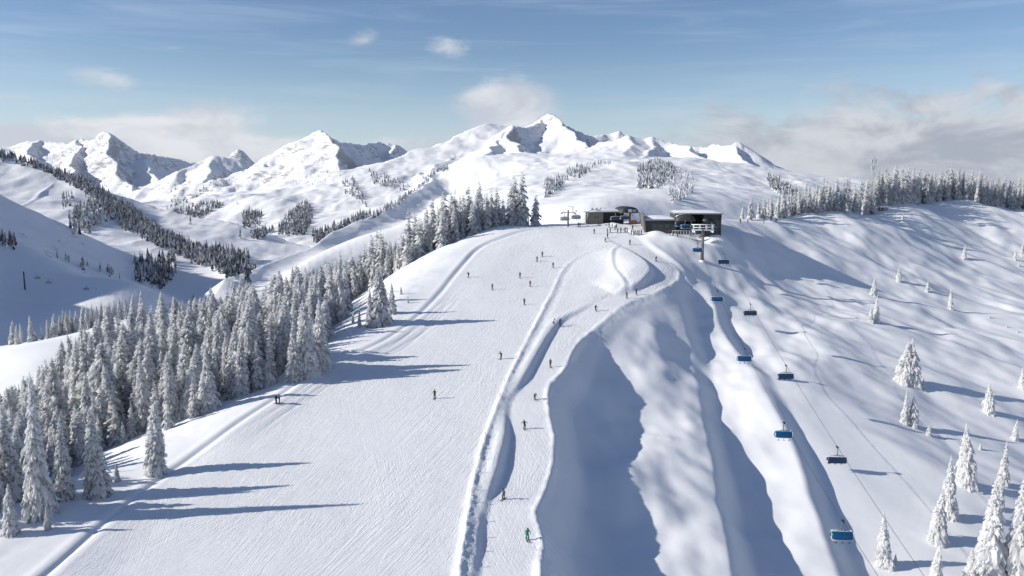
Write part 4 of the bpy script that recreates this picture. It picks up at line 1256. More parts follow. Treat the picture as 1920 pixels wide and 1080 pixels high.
def cable(name, pts, label, ext):
    P = [np.array(p) for p in pts]
    lo = P[-1] + (P[-1] - P[-2]) * ext
    Ys = [p[1] for p in P] ; Zs = [p[2] for p in P]
    c = np.polyfit(Ys, Zs, 2)
    a = aL if 'left' in label else aL + gap
    y = np.linspace(min(Ys) - 75, 296, 64)
    mb = MB().tube([(a + bL * q, q, float(np.polyval(c, q))) for q in y], .034, 6)
    o = mb.build(name, M_CABLE); o['label'] = label; o['category'] = 'cable'
    return c
cl_ = cable('haul_cable', GL, 'left haul cable carrying the blue chairs that come down toward the camera', 1)
cr_ = cable('haul_cable', GRr, 'right haul cable carrying the dark chairs that climb to the station', 1)

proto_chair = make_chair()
CH_L = ['blue bubble chair on the left cable, hanging in front of the grey tower pole', 'blue bubble chair on the left cable, next one below the tower', 'blue bubble chair on the left cable, middle one of five',
        'blue bubble chair on the left cable, second nearest the camera', 'largest blue bubble chair on the left cable, nearest the bottom of the photo']
CH_R = ['dark chair seen from behind on the right cable, uppermost, crossing the tower shadow', 'dark chair seen from behind on the right cable, second from the tower', 'dark chair seen from behind on the right cable, third from the tower',
        'largest dark chair seen from behind on the right cable, lowest of its row']
first = True
GRP = 'bubble chairs of the chairlift'
def place_chair(p, yaw, lab, frosted=False):
    global first
    c = proto_chair if first else copy_tree(proto_chair)
    first = False
    c.location = p; c.rotation_euler = (0, 0, yaw); c['label'] = lab; c['group'] = GRP
    if frosted:
        for ch in c.children:
            if ch.name.startswith('bubble'):
                ch.material_slots[0].link = 'OBJECT'; ch.material_slots[0].material = M_BUBGREY
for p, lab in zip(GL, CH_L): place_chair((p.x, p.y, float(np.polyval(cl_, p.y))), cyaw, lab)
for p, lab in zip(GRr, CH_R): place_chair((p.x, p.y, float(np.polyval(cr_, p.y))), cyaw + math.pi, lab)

# the grey tower below the station
TB = Vector(raycast(1316, 489))
ty = TB.y + 0.5
zc = float(np.polyval(cl_, ty)); zc2 = float(np.polyval(cr_, ty))
zt = (zc + zc2) / 2
xm = aL + bL * ty + gap / 2
t = thing('lift_tower', 'tall grey lift tower with frost-caked head in front of the main station', 'lift tower', (TB.x, TB.y, TB.z), cyaw)
top = zt - TB.z
MB().tube([(0, 0, -1.5), (0, 0, top * .5), (0, 0, top + .4)], [.62, .5, .36], 14).build('pole', M_POLE, t)
MB().tube([(0, 0, -1.2), (0, 0, .25)], [1.3, 1.15], 14).build('footing', M_FROST, t)
off = xm - TB.x
xo = MB().box((off, 0, top + .3), (gap + 1.4, .5, .5), bev=.08).build('crossarm', M_FROST, t)
for s in (-1, 1):
    m = MB()
    m.box((off + s * gap / 2, 0, top - .12), (.22, 4.4, .3), bev=.05)
    for k in range(7): m.tube([(off + s * gap / 2 - .12, -1.9 + .63 * k, top - .3), (off + s * gap / 2 + .12, -1.9 + .63 * k, top - .3)], .26, 10)
    m.build('sheave_bank', M_FROST, xo)
g_ = MB()
for s in (-1, 1):
    for yy in (-.9, .9):
        g_.tube([(off + s * gap * .52, yy, top + .4), (off + s * gap * .52, yy, top + 2.2)], .1, 6)
        g_.tube([(off + s * gap * .18, yy, top + .4), (off + s * gap * .18, yy, top + 2.2)], .09, 6)
    g_.tube([(off + s * gap * .52, -.9, top + 2.2), (off + s * gap * .52, .9, top + 2.2)], .1, 6)
for yy in (-.9, .9):
    g_.tube([(off - gap * .62, yy, top + 2.2), (off + gap * .62, yy, top + 2.2)], .13, 6)
    g_.tube([(off - gap * .52, yy, top + 1.2), (off + gap * .52, yy, top + 1.2)], .08, 6)
g_.build('maintenance_frame', M_FROST, t)
MB().tube([(.5, -.42, 0), (.42, -.32, top)], .05, 5).tube([(.2, -.6, 0), (.16, -.46, top)], .05, 5).build('ladder', M_STEEL, t)

# ---- main station
def PXY(px, Y, z):
    d = Y * CP - z * SP
    return ((px - 960) / F * d, Y, z)
YS = 298.0
zg = ground(*PXY(1240, YS, -19)[:2])
def zat(py, Y): return at(960, py, Y)[2]
st = thing('lift_station', 'large dark lift station with snowy flat annex and wide open mouth on the summit', 'lift station', (PXY(1285, YS, -19)[0], YS, zg - 1))
st.rotation_euler = (0, 0, -0.10)
sx, sy, sz = st.location
def LX(px, Y=YS): return PXY(px, Y, -17)[0] - sx
z_an = zat(412, YS) - sz; z_hall = zat(400, YS) - sz
x0, x1, x2, x3 = LX(1215), LX(1268), LX(1266), LX(1351)
# annex: a low flat block with a slanting left wing wall
an_ = MB().prism([(x0, -4), (x1, -4), (x1, z_an - .35), (x0 - 1.0, z_an - .35)], .0, 21.0, axis='y').build('annex', M_CLAD, st)
MB().prism([(x0 - .5, -4), (x0 - .02, -4), (x0 - 1.02, z_an + .1), (x0 - 1.9, z_an + 2.0)], -.6, 22.0, axis='y').build('wing_wall', M_POLE, st)
ar = MB().box(((x0 + x1) / 2 - .5, 10.2, z_an - .08), (x1 - x0 + 1.1, 21.6, .5), bev=.08).build('annex_roof', M_FASCIA, st)
ms = MB(); nx, nyy = 16, 22
rs = random.Random(3)
vs = [(x0 - .8 + (x1 - x0 + .8) * i / nx, .1 + 20.8 * j / nyy, z_an + .19 + (.55 * math.sin(math.pi * i / nx) ** .5 * min(1, .3 + j / 5) + rs.uniform(0, .15)) * (0 < i < nx) * (0 < j < nyy)) for j in range(nyy + 1) for i in range(nx + 1)]
fs = [(j * (nx + 1) + i, j * (nx + 1) + i + 1, (j + 1) * (nx + 1) + i + 1, (j + 1) * (nx + 1) + i) for j in range(nyy) for i in range(nx)]
ms.add(vs, fs, 0, True); ms.build('roof_snow', M_ROOFSNOW, ar)
# hall: back and side walls, roof slab, open front toward the lift
hx0, hx1 = x2 + .05, x3
MB().prism([(hx1 - .6, -4), (hx1, -4), (hx1, z_hall - .3), (hx1 - .6, z_hall - .3)], 0, 20, axis='y').build('side_wall', M_CLAD, st)
MB().prism([(hx0, -4), (hx0 + .6, -4), (hx0 + .6, z_hall - .3), (hx0, z_hall - .3)], 1.0, 20, axis='y').build('side_wall', M_CLAD, st)
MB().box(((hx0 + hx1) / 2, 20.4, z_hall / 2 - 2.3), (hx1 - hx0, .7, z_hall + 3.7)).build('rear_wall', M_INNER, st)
MB().box(((hx1 + LX(1318)) / 2 - .35, .4, z_hall / 2 - 1.6), (hx1 - LX(1318) - .75, .6, z_hall + 2.4)).build('front_wall', M_CLAD, st)
hr = MB().box(((hx0 + hx1) / 2, 9.8, z_hall - .05), (hx1 - hx0 + .9, 21.6, .48), bev=.07).build('hall_roof', M_FASCIA, st)
vs = [(hx0 - .2 + (hx1 - hx0 + .4) * i / nx, -.6 + 20.8 * j / nyy, z_hall + .20 + (.42 * math.sin(math.pi * i / nx) ** .5 * min(1, .25 + j / 4) + rs.uniform(0, .12)) * (0 < i < nx) * (0 < j < nyy)) for j in range(nyy + 1) for i in range(nx + 1)]
ms = MB(); ms.add(vs, fs, 0, True); ms.build('roof_snow', M_ROOFSNOW, hr)
# round engine hood pushed out of the mouth
hc = LX(1283); hz = zat(409, YS) - sz
hood = MB(); n = 16; prof = [(-4.2, .55), (-3.9, .85), (-2.5, 1.0), (3.0, 1.0), (6.0, .95)]
vs = []; fs = []
for y, s in prof:
    for k in range(n + 1):
        a = math.pi * k / n
        vs.append((hc + 3.9 * s * math.cos(a), y, hz - 1.1 + 2.7 * s * math.sin(a) ** .8))
for i in range(len(prof) - 1):
    for k in range(n): fs.append((i * (n + 1) + k, i * (n + 1) + k + 1, (i + 1) * (n + 1) + k + 1, (i + 1) * (n + 1) + k))
fs.append(tuple(range(n + 1)))
fs.append((0, n, (len(prof) - 1) * (n + 1) + n, (len(prof) - 1) * (n + 1)))
hood.add(vs, fs, 0, True); hood.build('engine_hood', M_CLAD, st)
vs = [(hc + 3.95 * math.cos(a), y, hz - 1.06 + 2.75 * math.sin(a) ** .8) for y in (-2.2, 5.5) for a in [math.pi * (.18 + .64 * k / 10) for k in range(11)]]
hs_ = MB(); hs_.add(vs, [(k, k + 1, 12 + k, 11 + k) for k in range(10)], 0, True); hs_.build('hood_snow', M_ROOFSNOW, st)
for px in (1296, 1340):
    MB().box((LX(px), .5, z_hall * .25), (.5, .5, z_hall * 1.3)).build('column', M_STEEL, st)
MB().tube([(LX(1325), -.3, z_hall * .62), (LX(1325), 4, z_hall * .62)], 1.9, 18).build('bullwheel', M_DARK, st)
for px in (1229, 1241, 1253):
    MB().box((LX(px), -.02, z_an * .58), (1.5, .12, 1.3), bev=.03).build('window', M_GLASS, an_)
# rail with frosted posts before the mouth
rl = MB()
for k in range(9): rl.tube([(LX(1258) + k * 1.05, -3.0 - .05 * k, -1), (LX(1258) + k * 1.05, -3.0 - .05 * k, 2.5)], .11, 6)
rl.tube([(LX(1258), -3.0, 2.4), (LX(1258) + 8.4, -3.4, 2.4)], .12, 6)
r_ = rl.build('guard_rail', M_GREYFROST); r_.location = st.location
r_['label'] = 'frost-caked guard rail on the snow before the main station mouth'; r_['category'] = 'railing'
# chairs parked at the mouth
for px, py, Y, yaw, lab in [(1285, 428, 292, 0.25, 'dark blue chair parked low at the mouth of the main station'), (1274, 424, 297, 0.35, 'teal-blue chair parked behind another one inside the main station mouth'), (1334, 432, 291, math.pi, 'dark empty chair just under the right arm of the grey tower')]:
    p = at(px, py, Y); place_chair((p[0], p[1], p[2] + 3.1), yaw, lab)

# ---- second station, left
YB = 318.0
zb = ground(*PXY(1130, YB, -17)[:2])
s2 = thing('lift_station', 'smaller grey lift station with flat snowy roof and dark rounded hood behind the crowd', 'lift station', (PXY(1118, YB, -17)[0], YB, zb - .8), math.radians(14))
k2 = YB / F
h2 = 5.4; w2 = 5.8; l2 = 15
w2o = MB().box((0, 2.4, h2 / 2 - .5), (w2, 4.8, h2 + 1), bev=.04).build('wall', M_WALL, s2)
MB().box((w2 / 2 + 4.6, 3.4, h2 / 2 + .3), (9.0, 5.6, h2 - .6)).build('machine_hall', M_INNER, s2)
MB().box((4.4, 3.0, h2 + .16), (l2 + .3, 7.4, .32), bev=.05).build('roof', M_FASCIA, s2)
vs = [(-3.1 + 14.9 * i / nx, -.6 + 7.2 * j / nyy, h2 + .33 + (1.15 * math.sin(math.pi * i / nx) ** .4 * math.sin(math.pi * j / nyy) ** .5 + rs.uniform(0, .12)) * (0 < i < nx) * (0 < j < nyy)) for j in range(nyy + 1) for i in range(nx + 1)]
ms = MB(); ms.add(vs, [(j * (nx + 1) + i, j * (nx + 1) + i + 1, (j + 1) * (nx + 1) + i + 1, (j + 1) * (nx + 1) + i) for j in range(nyy) for i in range(nx)], 0, True); ms.build('roof_snow', M_ROOFSNOW, s2)
lv = MB()
for k in range(11): lv.box((-1.6 + k * .62, 1.4 + .9 * (k % 3), h2 + 1.15), (.14, 1.9, .5), rot=(0.5, 0, -.35))
lv.build('snow_guard', M_DARK, s2)
hood = MB()
vs = []; fs = []
for y, s in [(-3.6, .7), (-3.2, .95), (0, 1.0), (4.5, 1.0)]:
    for k in range(13):
        a = math.pi * k / 12
        vs.append((w2 / 2 + 10.2 + 3.9 * s * math.cos(a), y, h2 - .2 + 2.6 * s * math.sin(a) ** .7))
for i in range(3):
    for k in range(12): fs.append((i * 13 + k, i * 13 + k + 1, i * 13 + 14 + k, i * 13 + 13 + k))
fs += [tuple(range(13)), tuple(range(39, 52))[::-1], (0, 12, 51, 39)]
hood.add(vs, fs, 0, True); ho2 = hood.build('engine_hood', M_CLAD, s2)
MB().box((w2 / 2 + 10.0, -3.70, h2 + .75), (1.5, .1, 1.2)).build('sign', M_SIGN, ho2)
MB().box((w2 / 2 + 11.9, -3.72, h2 + .7), (1.7, .1, 1.0)).build('sign', M_SIGN2, ho2)
for x in (w2 / 2 + 8.4, w2 / 2 + 12.2): MB().box((x, 1.6, h2 / 2 - .2), (.6, .6, h2 + .6)).build('column', M_STEEL, s2)
for dx, dz in ((-.5, 3.4), (.5, 3.5)): MB().box((dx, -.03, dz), (.55, .1, .6)).build('window', M_GLASS, w2o)
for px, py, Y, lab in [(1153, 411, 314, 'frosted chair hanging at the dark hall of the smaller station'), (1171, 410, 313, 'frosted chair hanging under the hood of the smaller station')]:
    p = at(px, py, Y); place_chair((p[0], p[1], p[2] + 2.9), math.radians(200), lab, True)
# orange net by the smaller station
q = raycast(1187, 420) or at(1187, 420, 318)
nb = MB(); nb.box((0, 0, .85), (3.0, .06, 1.5))
for x in (-1.5, 0, 1.5): nb.tube([(x, .06, -.3), (x, .06, 1.75)], .05, 6)
o = nb.build('safety_net', M_NET); o.location = q; o['label'] = 'pale orange safety net fence right of the smaller station'; o['category'] = 'fence'

# ---- lift tower with two chairs left of the smaller station
q = Vector(raycast(1065, 425) or at(1065, 425, 318))
t = thing('lift_tower', 'short frosted lift tower with crossarm left of the smaller station', 'lift tower', q, 0.15)
k = q.y / F
MB().tube([(0, 0, -1), (0, 0, 6.6)], [.42, .3], 10).build('pole', M_POLE, t)
MB().box((0, 0, 5.6), (5.4, .35, .35), bev=.05).build('crossarm', M_FROST, t)
for s in (-1, 1):
    m = MB(); m.box((s * 2.6, 0, 5.2), (.25, 3.0, .45), bev=.06)
    m.build('sheave_bank', M_STEEL, t)
m = MB()
for s in (-1, 1):
    for yy in (-.7, .7): m.tube([(s * 1.9, yy, 5.7), (s * 1.9, yy, 7.8)], .08, 6)
for yy in (-.7, .7): m.tube([(-2.1, yy, 7.8), (2.1, yy, 7.8)], .1, 6)
m.build('maintenance_frame', M_FROST, t)
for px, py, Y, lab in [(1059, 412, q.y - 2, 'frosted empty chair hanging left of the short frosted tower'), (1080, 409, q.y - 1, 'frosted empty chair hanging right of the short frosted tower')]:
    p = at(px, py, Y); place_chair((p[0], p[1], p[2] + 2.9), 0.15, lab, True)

# ---- lattice mast on the right crest
q = Vector(raycast(1643, 395) or at(1643, 392, 430)) + Vector((0, 6, 0))
q.z = ground(q.x, q.y)
H = 96 * q.y / F
ma = thing('radio_mast', 'tall frosted lattice radio mast rising above the trees of the right crest', 'mast', q)
for a in range(4):
    x, y = (1 if a in (0, 1) else -1) * .95, (1 if a in (1, 2) else -1) * .95
    MB().tube([(x, y, -1), (x * .62, y * .62, H * .97)], .13, 6).build('leg', M_GREYFROST, ma)
br = MB(); nb_ = 15
for j in range(nb_):
    z0, z1 = H * .97 * j / nb_, H * .97 * (j + 1) / nb_
    c0, c1 = .95 * (1 - .38 * j / nb_), .95 * (1 - .38 * (j + 1) / nb_)
    P4 = [(1, -1), (1, 1), (-1, 1), (-1, -1)]
    for a in range(4):
        b = P4[(a + 1) % 4]; a = P4[a]
        br.tube([(a[0] * c0, a[1] * c0, z0), (b[0] * c1, b[1] * c1, z1)], .055, 5)
        br.tube([(a[0] * c1, a[1] * c1, z1), (b[0] * c1, b[1] * c1, z1)], .05, 5)
br.build('bracing', M_GREYFROST, ma)
for j, (z, a) in enumerate([(.93, 0.4), (.93, 2.5), (.88, 4.4), (.80, 1.2), (.80, 3.4), (.74, 5.2)]):
    MB().box((1.25 * math.cos(a), 1.25 * math.sin(a), H * z), (.5, .5, 2.0), rot=(0, 0, a), bev=.08).build('antenna', M_GREYFROST, ma)
MB().tube([(0, 0, H * .95), (0, 0, H * 1.03)], .07, 6).build('tip_rod', M_STEEL, ma)
q2 = Vector(raycast(1655, 394) or q)
hb = thing('mast_hut', 'low snow-covered hut at the foot of the lattice mast', 'hut', q2)
MB().box((0, 0, .5), (4.2, 3.0, 2.0), bev=.05).build('wall', M_FASCIA, hb)
mm = MB(); mm.box((0, 0, 1.85), (4.7, 3.5, .8), bev=.35); mm.build('roof_snow', M_ROOFSNOW, hb)
MB().box((-.8, -1.52, .6), (.9, .06, 1.6)).build('door', M_DARK, hb)

# ---- little lift in the shaded valley at the far left
q = raycast_far(47, 543)
if q:
    kk = q[1] / F
    t = thing('lift_tower', 'small dark lift tower standing on the shaded valley slope at far left', 'lift tower', q, .3)
    Hh = 35 * kk
    MB().tube([(0, 0, -1), (0, 0, Hh)], [.55, .4], 10).build('pole', M_DARK, t)
    MB().box((0, 0, Hh), (13 * kk, .5, .5), bev=.08).build('crossarm', M_FROST, t)
    for s in (-1, 1): MB().box((s * 5.5 * kk, 0, Hh - .4), (.3, 3.2, .5), bev=.05).build('sheave_bank', M_STEEL, t)
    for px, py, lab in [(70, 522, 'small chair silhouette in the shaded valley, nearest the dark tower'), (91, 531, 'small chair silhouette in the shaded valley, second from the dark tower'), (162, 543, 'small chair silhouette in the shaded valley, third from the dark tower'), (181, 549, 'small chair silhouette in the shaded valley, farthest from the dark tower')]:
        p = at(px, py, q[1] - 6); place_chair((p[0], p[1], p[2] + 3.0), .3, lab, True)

# ------------------------------------------------------------------ skiers
def cloth(name, col): return plain(name, col, 0.8, var=0.25, scale=9)
CL = {'black': cloth('black_cloth', (.018, .019, .022)), 'navy': cloth('navy_cloth', (.02, .03, .07)), 'green': cloth('green_cloth', (.01, .20, .12)), 'grey': cloth('grey_cloth', (.13, .135, .145)),
      'red': cloth('red_cloth', (.24, .03, .03)), 'brown': cloth('brown_cloth', (.10, .06, .045)), 'teal': cloth('teal_cloth', (.02, .10, .13)), 'white': cloth('white_cloth', (.7, .7, .7)), 'blue': cloth('blue_cloth', (.03, .09, .24))}
M_SKIN = plain('skin', (.42, .25, .18), .6)
M_BOOT = plain('boot_plastic', (.02, .02, .022), .4)
M_SKI = plain('ski_top', (.06, .06, .07), .35, var=.4, scale=2)
M_HELM = plain('helmet_shell', (.03, .03, .035), .35)
M_GOG = plain('goggle_lens', (.05, .03, .02), .1, spec=.8)

def body(kind):
    """one skinned figure: joints with radii, grown into a single surface; faces -y"""
    P = {'glide': dict(hip=(0, .14, .80), waist=(0, .06, 1.0), chest=(0, -.06, 1.24), neck=(0, -.12, 1.44), head=(0, -.15, 1.56), crown=(0, -.15, 1.70), knee=(.15, -.12, .47), ank=(.15, .04, .10), toe=(.15, -.16, .06), sh=(.19, -.06, 1.37), el=(.36, -.10, 1.12), ha=(.33, -.38, 1.02)),
         'stand': dict(hip=(0, .02, .92), waist=(0, .01, 1.10), chest=(0, -.01, 1.33), neck=(0, -.03, 1.53), head=(0, -.05, 1.65), crown=(0, -.05, 1.79), knee=(.11, -.02, .50), ank=(.12, .03, .10), toe=(.13, -.17, .06), sh=(.19, 0, 1.46), el=(.29, .03, 1.18), ha=(.27, -.18, 1.02)),
         'tuck': dict(hip=(0, .26, .62), waist=(0, .14, .80), chest=(0, -.10, .98), neck=(0, -.27, 1.10), head=(0, -.36, 1.18), crown=(0, -.37, 1.31), knee=(.16, -.12, .42), ank=(.16, .05, .10), toe=(.16, -.15, .06), sh=(.19, -.12, 1.10), el=(.33, -.30, .86), ha=(.26, -.52, .84)),
         'turn': dict(hip=(.10, .12, .80), waist=(.05, .05, .99), chest=(-.03, -.05, 1.22), neck=(-.07, -.10, 1.42), head=(-.08, -.13, 1.54), crown=(-.09, -.13, 1.68), knee=(.13, -.10, .46), ank=(.14, .04, .10), toe=(.14, -.16, .06), sh=(.19, -.05, 1.35), el=(.42, -.04, 1.18), ha=(.52, -.28, 1.06))}[kind]
    V = []; E = []; Rr = []
    def add(p, r, par=None):
        V.append(p); Rr.append(r)
        if par is not None: E.append((par, len(V) - 1))
        return len(V) - 1
    h = add(P['hip'], .165); w = add(P['waist'], .155, h); c = add(P['chest'], .18, w); nk = add(P['neck'], .075, c); hd = add(P['head'], .098, nk); add(P['crown'], .088, hd)
    add((P['head'][0], P['head'][1] - .11, P['head'][2] - .0), .022, hd)                     # nose
    for s in (-1, 1):
        X = lambda k, extra=0: (P[k][0] * s + (P['hip'][0] if k in ('knee',) else 0) + (P['chest'][0] if k in ('sh', 'el', 'ha') else 0), P[k][1], P[k][2])
        th = add((P['hip'][0] + .10 * s, P['hip'][1] - .02, P['hip'][2] - .12), .125, h)
        kn = add(X('knee'), .088, th); cf = add(tuple((a + b) / 2 for a, b in zip(X('knee'), X('ank'))), .088, kn); an = add(X('ank'), .078, cf); add(X('toe'), .062, an)
        sh = add(X('sh'), .085, c); el = add(X('el'), .062, sh); ha = X('ha'); e = X('el')
        wr = add(tuple(a + (b - a) * .82 for a, b in zip(e, ha)), .046, el)
        pm = add(ha, .048, wr)
        d = (Vector(ha) - Vector(e)).normalized(); sd = d.cross(Vector((0, 0, 1))).normalized()
        for k in range(4):                                                             # gloved fingers curled round a grip
            o = (k - 1.5) * .024
            f1 = add(tuple(Vector(ha) + d * .06 + sd * o), .013, pm); add(tuple(Vector(ha) + d * (.085 - .006 * abs(k - 1.2)) + sd * o + Vector((0, 0, -.045))), .011, f1)
        add(tuple(Vector(ha) - sd * .05 * s + d * .03 + Vector((0, 0, .02))), .014, pm)
    me = bpy.data.meshes.new('body')
    me.from_pydata(V, E, [])
    ob = coll_link(bpy.data.objects.new('body_tmp', me))
    md = ob.modifiers.new('skin', 'SKIN'); md.use_smooth_shade = True
    for i, sv in enumerate(me.skin_vertices[0].data):
        sv.radius = (Rr[i], Rr[i]); sv.use_root = (i == 0)
    ob.modifiers.new('sub', 'SUBSURF').levels = 1
    dg = bpy.context.evaluated_depsgraph_get(); dg.update()
    out = bpy.data.meshes.new_from_object(ob.evaluated_get(dg))
    bpy.data.objects.remove(ob)
    out.materials.clear()
    for m in (CL['black'], CL['black'], M_SKIN, M_BOOT): out.materials.append(m)
    hy = P['hip'][2]; nz = P['neck'][2]
    for p in out.polygons:
        z = p.center.z; x = abs(p.center.x)
        hand = min((Vector((P['ha'][0] * s + P['chest'][0], P['ha'][1], P['ha'][2])) - p.center).length for s in (-1, 1)) < .13
        p.material_index = 3 if (z < .2 or hand) else (2 if z > nz + .02 and x < .25 else (1 if z < hy and x < .27 and (Vector(p.center) - Vector((0, P['hip'][1], hy))).length < 2 and not (x > .24 and z > .6) else 0))
    out.name = 'body'
    return out, P
BOD = {k: body(k) for k in ('glide', 'stand', 'tuck', 'turn')}
def helmet_mesh():
    bm = bmesh.new(); bmesh.ops.create_uvsphere(bm, u_segments=14, v_segments=9, radius=.135)
    for v in bm.verts:
        v.co.y *= 1.12; v.co.z *= .98
    bmesh.ops.delete(bm, geom=[v for v in bm.verts if v.co.z < -.03 and v.co.y < -.02 or v.co.z < -.09], context='VERTS')
    for f in bm.faces: f.smooth = True
    me = bpy.data.meshes.new('helmet'); bm.to_mesh(me); bm.free(); me.materials.append(M_HELM); return me
HELM = helmet_mesh()
GOG = MB().box((0, -.125, -.005), (.19, .06, .085), bev=.025).mesh('goggles', M_GOG)
def ski_mesh():
    o = [(-.95, .17), (-.86, .09), (-.72, .035), (-.5, .02), (.7, .02), (.78, .045), (.78, .03), (.7, .0), (-.5, .0), (-.74, .012), (-.88, .065), (-.97, .15)]
    m = MB(); m.prism(o, -.05, .05); m.box((0, .03, .045), (.07, .34, .05)); return m.mesh('ski', M_SKI)
SKI = ski_mesh()

def skier(px, py, kind, jacket, pants, yaw, label, group=None, board=False):
    q = raycast(px, py)
    if q is None: return
    z = ground(q[0], q[1])
    e = 1.2
    sl = math.atan2(ground(q[0], q[1] - e) - ground(q[0], q[1] + e), 2 * e)
    t = thing('person', label, 'skier', (q[0], q[1], z + .02), math.radians(yaw), group)
    me, P = BOD[kind]
    b = coll_link(bpy.data.objects.new('body', me)); b.parent = t
    for i, m in ((0, CL[jacket]), (1, CL[pants])):
        b.material_slots[i].link = 'OBJECT'; b.material_slots[i].material = m
    h = coll_link(bpy.data.objects.new('helmet', HELM)); h.parent = t
    h.location = (P['head'][0], P['head'][1] + .01, P['head'][2] + .075)
    g = coll_link(bpy.data.objects.new('goggles', GOG)); g.parent = t
    g.location = (P['head'][0], P['head'][1] + .01, P['head'][2] + .03)
    for s in (-1, 1):
        k = coll_link(bpy.data.objects.new('ski', SKI)); k.parent = t
        k.location = (P['ank'][0] * s, -.1, .0)
        if kind == 'turn': k.rotation_euler = (0, 0, .12 * s)
    t.scale = (1.04, 1.04, 1.04)
    return t

SK = [
 (989, 1012, 'glide', 'green', 'green', 10, 'skier in green jacket and trousers on the lower track, nearest to the camera'),
 (944, 936, 'glide', 'grey', 'black', -25, 'skier in grey top and black trousers at the left side of the lower track'),
 (983, 804, 'turn', 'black', 'black', 15, 'skier in black with arms spread in the middle of the track below a stooping one'),
 (1003, 749, 'tuck', 'black', 'black', 20, 'small skier crouching low on the track, below the skier in brown'),
 (1032, 688, 'stand', 'brown', 'black', 0, 'upright skier in brown jacket on the track beside the central berm'),
 (815, 747, 'stand', 'black', 'black', -15, 'lone skier in black in the middle of the wide run, lowest on it'),
 (939, 673, 'turn', 'navy', 'black', -35, 'skier in navy leaning into a turn left of the berm'),
 (518, 757, 'stand', 'black', 'black', 60, 'left one of two people standing together at the left edge track'),
 (524, 756, 'stand', 'grey', 'black', -60, 'right one of two people standing together at the left edge track'),
 (1038, 607, 'tuck', 'white', 'black', 40, 'skier in white top sitting at the upper end of the shaded bank'),
 (1050, 609, 'glide', 'blue', 'black', 10, 'skier in blue jacket beside the seated one at the shaded bank'),
 (1117, 583, 'glide', 'black', 'black', 20, 'skier in black on the bright part of the track right of the shaded bank'),
 (1175, 559, 'stand', 'grey', 'grey', 0, 'skier in grey at the foot of the curved bank, left of the one in navy'),
 (1193, 552, 'stand', 'navy', 'navy', 0, 'skier in navy at the foot of the curved bank, right of the one in grey'),
 (1230, 490, 'glide', 'black', 'black', 30, 'skier in black on the outer bend of the curving track'),
 (878, 520, 'turn', 'black', 'black', 0, 'skier in black on the upper run, farthest left next to the edge tracks'),
 (923, 543, 'stand', 'teal', 'black', 0, 'skier in dark teal on the upper run, second from the left'),
 (975, 521, 'stand', 'black', 'black', -10, 'skier in black on the upper run between the teal one and the berm'),
 (994, 537, 'stand', 'red', 'black', 10, 'skier in dark red on the upper run, close to the berm'),
 (983, 571, 'stand', 'brown', 'black', 0, 'skier in brown lowest of the loose group on the upper run'),
 (1007, 490, 'glide', 'black', 'black', -20, 'left skier of a pair in black high on the upper run'),
 (1017, 481, 'glide', 'navy', 'black', -20, 'navy-clad skier, right and upper one of a pair high on the upper run'),
 (1037, 502, 'stand', 'black', 'grey', 0, 'skier in black jacket and grey trousers at the top of the berm line'),
 (1181, 459, 'stand', 'black', 'black', 160, 'person in black alone on the snow just above the curved track'),
 (1114, 438, 'stand', 'brown', 'grey', 0, 'person in brown standing apart left of the summit crowd'),
 (1139, 446, 'stand', 'black', 'black', 0, 'person in black below the left end of the summit crowd'),
 (1135, 453, 'tuck', 'grey', 'black', 0, 'person in grey stooping below the left end of the summit crowd'),
 (1186, 431, 'stand', 'black', 'brown', 0, 'person in black jacket standing alone above the queue by the main station'),
 (1388, 418, 'stand', 'black', 'black', 0, 'left one of two people on the right crest beside the main station'),
 (1402, 418, 'stand', 'black', 'grey', 0, 'right one of two people on the right crest beside the main station'),
 (1432, 418, 'stand', 'grey', 'grey', 0, 'person in grey before the small white trees of the right crest, left one'),
 (1455, 417, 'stand', 'brown', 'black', 0, 'person in brown before the small white trees of the right crest, right one'),
]
for s_ in SK: skier(*s_)
rp = random.Random(12)
for px, py in [(1139, 437), (1144, 436), (1142, 427), (1148, 427.5), (1153, 431), (1156, 429), (1158, 437), (1164, 436), (1172, 435), (1176, 435)]:
    skier(px, py, rp.choice(('stand', 'glide', 'stand')), rp.choice(('black', 'navy', 'brown', 'black')), 'black', rp.uniform(0, 360), 'person in dark ski clothes in the loose crowd in front of the smaller station', 'crowd before the smaller station')
for px, py in [(1184, 440), (1188, 441), (1190.5, 441), (1194.5, 441), (1198, 441), (1202.5, 440.5)]:
    skier(px, py, rp.choice(('stand', 'glide')), rp.choice(('black', 'navy', 'black')), 'black', rp.uniform(60, 120), 'person in dark ski clothes in the short queue left of the main station wall', 'queue by the main station')
for px, py in [(1256, 441), (1262, 442), (1270, 444)]:
    skier(px, py, 'stand', rp.choice(('black', 'red', 'navy')), 'black', rp.uniform(0, 360), 'person in dark clothes before the mouth of the main station', 'people before the main station mouth')
for px, py in [(1084.5, 426), (1087.5, 426)]:
    skier(px, py, 'stand', 'black', 'black', rp.uniform(0, 360), 'person in black in the pair between the short frosted tower and the smaller station', 'pair left of the smaller station')

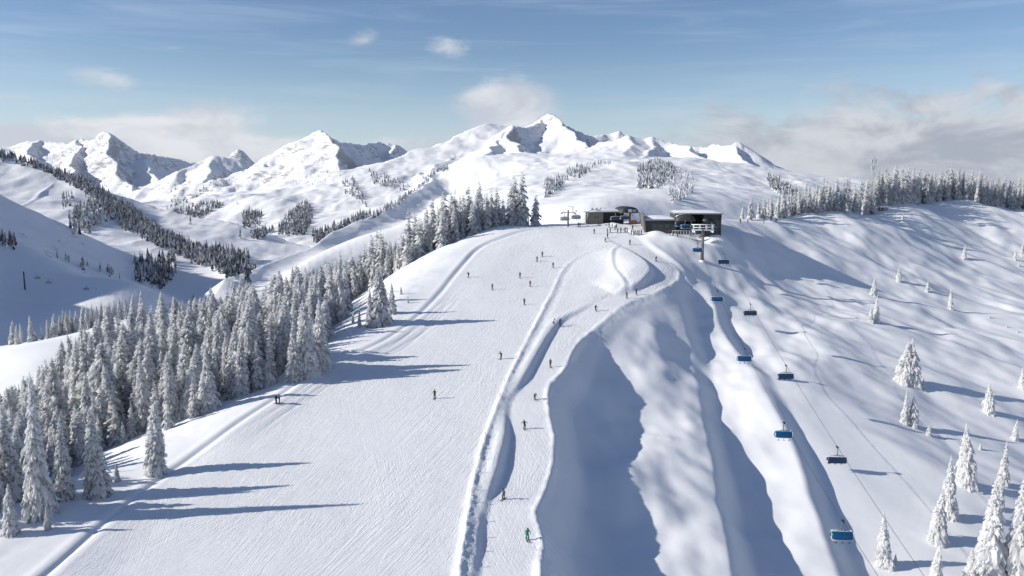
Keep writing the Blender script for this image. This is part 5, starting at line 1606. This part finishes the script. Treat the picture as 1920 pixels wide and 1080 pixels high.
# ---- posts with rime along the berm
rb = random.Random(8)
for i, (px, py) in enumerate([(909, 815), (904, 838), (900, 858), (896, 885), (889, 918), (885, 938), (879, 968), (876, 995), (873, 1022), (945, 716), (936, 745), (967, 672), (1003, 612), (868, 1052)]):
    q = raycast(px, py)
    if q is None: continue
    m = MB(); hgt = rb.uniform(.6, .95)
    m.tube([(0, 0, -.3), (.03, 0, hgt * .5), (.12 * rb.uniform(-1, 1), 0, hgt)], [.05, .055, .04], 6)
    for k in range(5):
        z = hgt * (.25 + .15 * k); a = rb.uniform(-.4, .4)
        m.add([(0, 0, z - .05), (.5 * rb.uniform(.5, 1), a * .4, z + rb.uniform(-.05, .1)), (0, .05, z + .06), (0, -.05, z)], [(0, 1, 2), (0, 3, 1), (2, 1, 3)])
    o = m.build('rime_post', M_FROST); o.location = (q[0], q[1], ground(q[0], q[1])); o.rotation_euler = (0, 0, rb.uniform(-.4, .4))
    o['label'] = 'short rime-crusted marker post on the white berm beside the track'; o['category'] = 'post'; o['group'] = 'marker posts along the berm'
# ------------------------------------------------------------------ the thin winter haze over the whole place
m = bpy.data.materials.new('haze'); m.use_nodes = True
t_ = m.node_tree; t_.nodes.clear()
pv = t_.nodes.new('ShaderNodeVolumePrincipled'); ov = t_.nodes.new('ShaderNodeOutputMaterial')
pv.inputs['Color'].default_value = (0.86, 0.92, 1.0, 1)
pv.inputs['Density'].default_value = 2.0e-5
pv.inputs['Anisotropy'].default_value = 0.2
t_.links.new(pv.outputs[0], ov.inputs['Volume'])
x0, x1 = float(HX.min()) - 60, float(HX.max()) + 60
hb_ = MB().box(((x0 + x1) / 2, (float(HY.max()) + 60 - 200) / 2, -100), (x1 - x0, float(HY.max()) + 60 + 200, 10))
zlo = min(float(HZ.min()), float(GZ.min())) - 1; zhi = max(float(HZ.max()), 60) + 25
for i, v in enumerate(hb_.v): hb_.v[i] = (v[0], v[1], zlo if v[2] < -100 else zhi)
hz_o = hb_.build('haze', m)
hz_o['kind'] = 'stuff'; hz_o['label'] = 'thin bluish winter haze over the valley and mountains'; hz_o['category'] = 'haze'
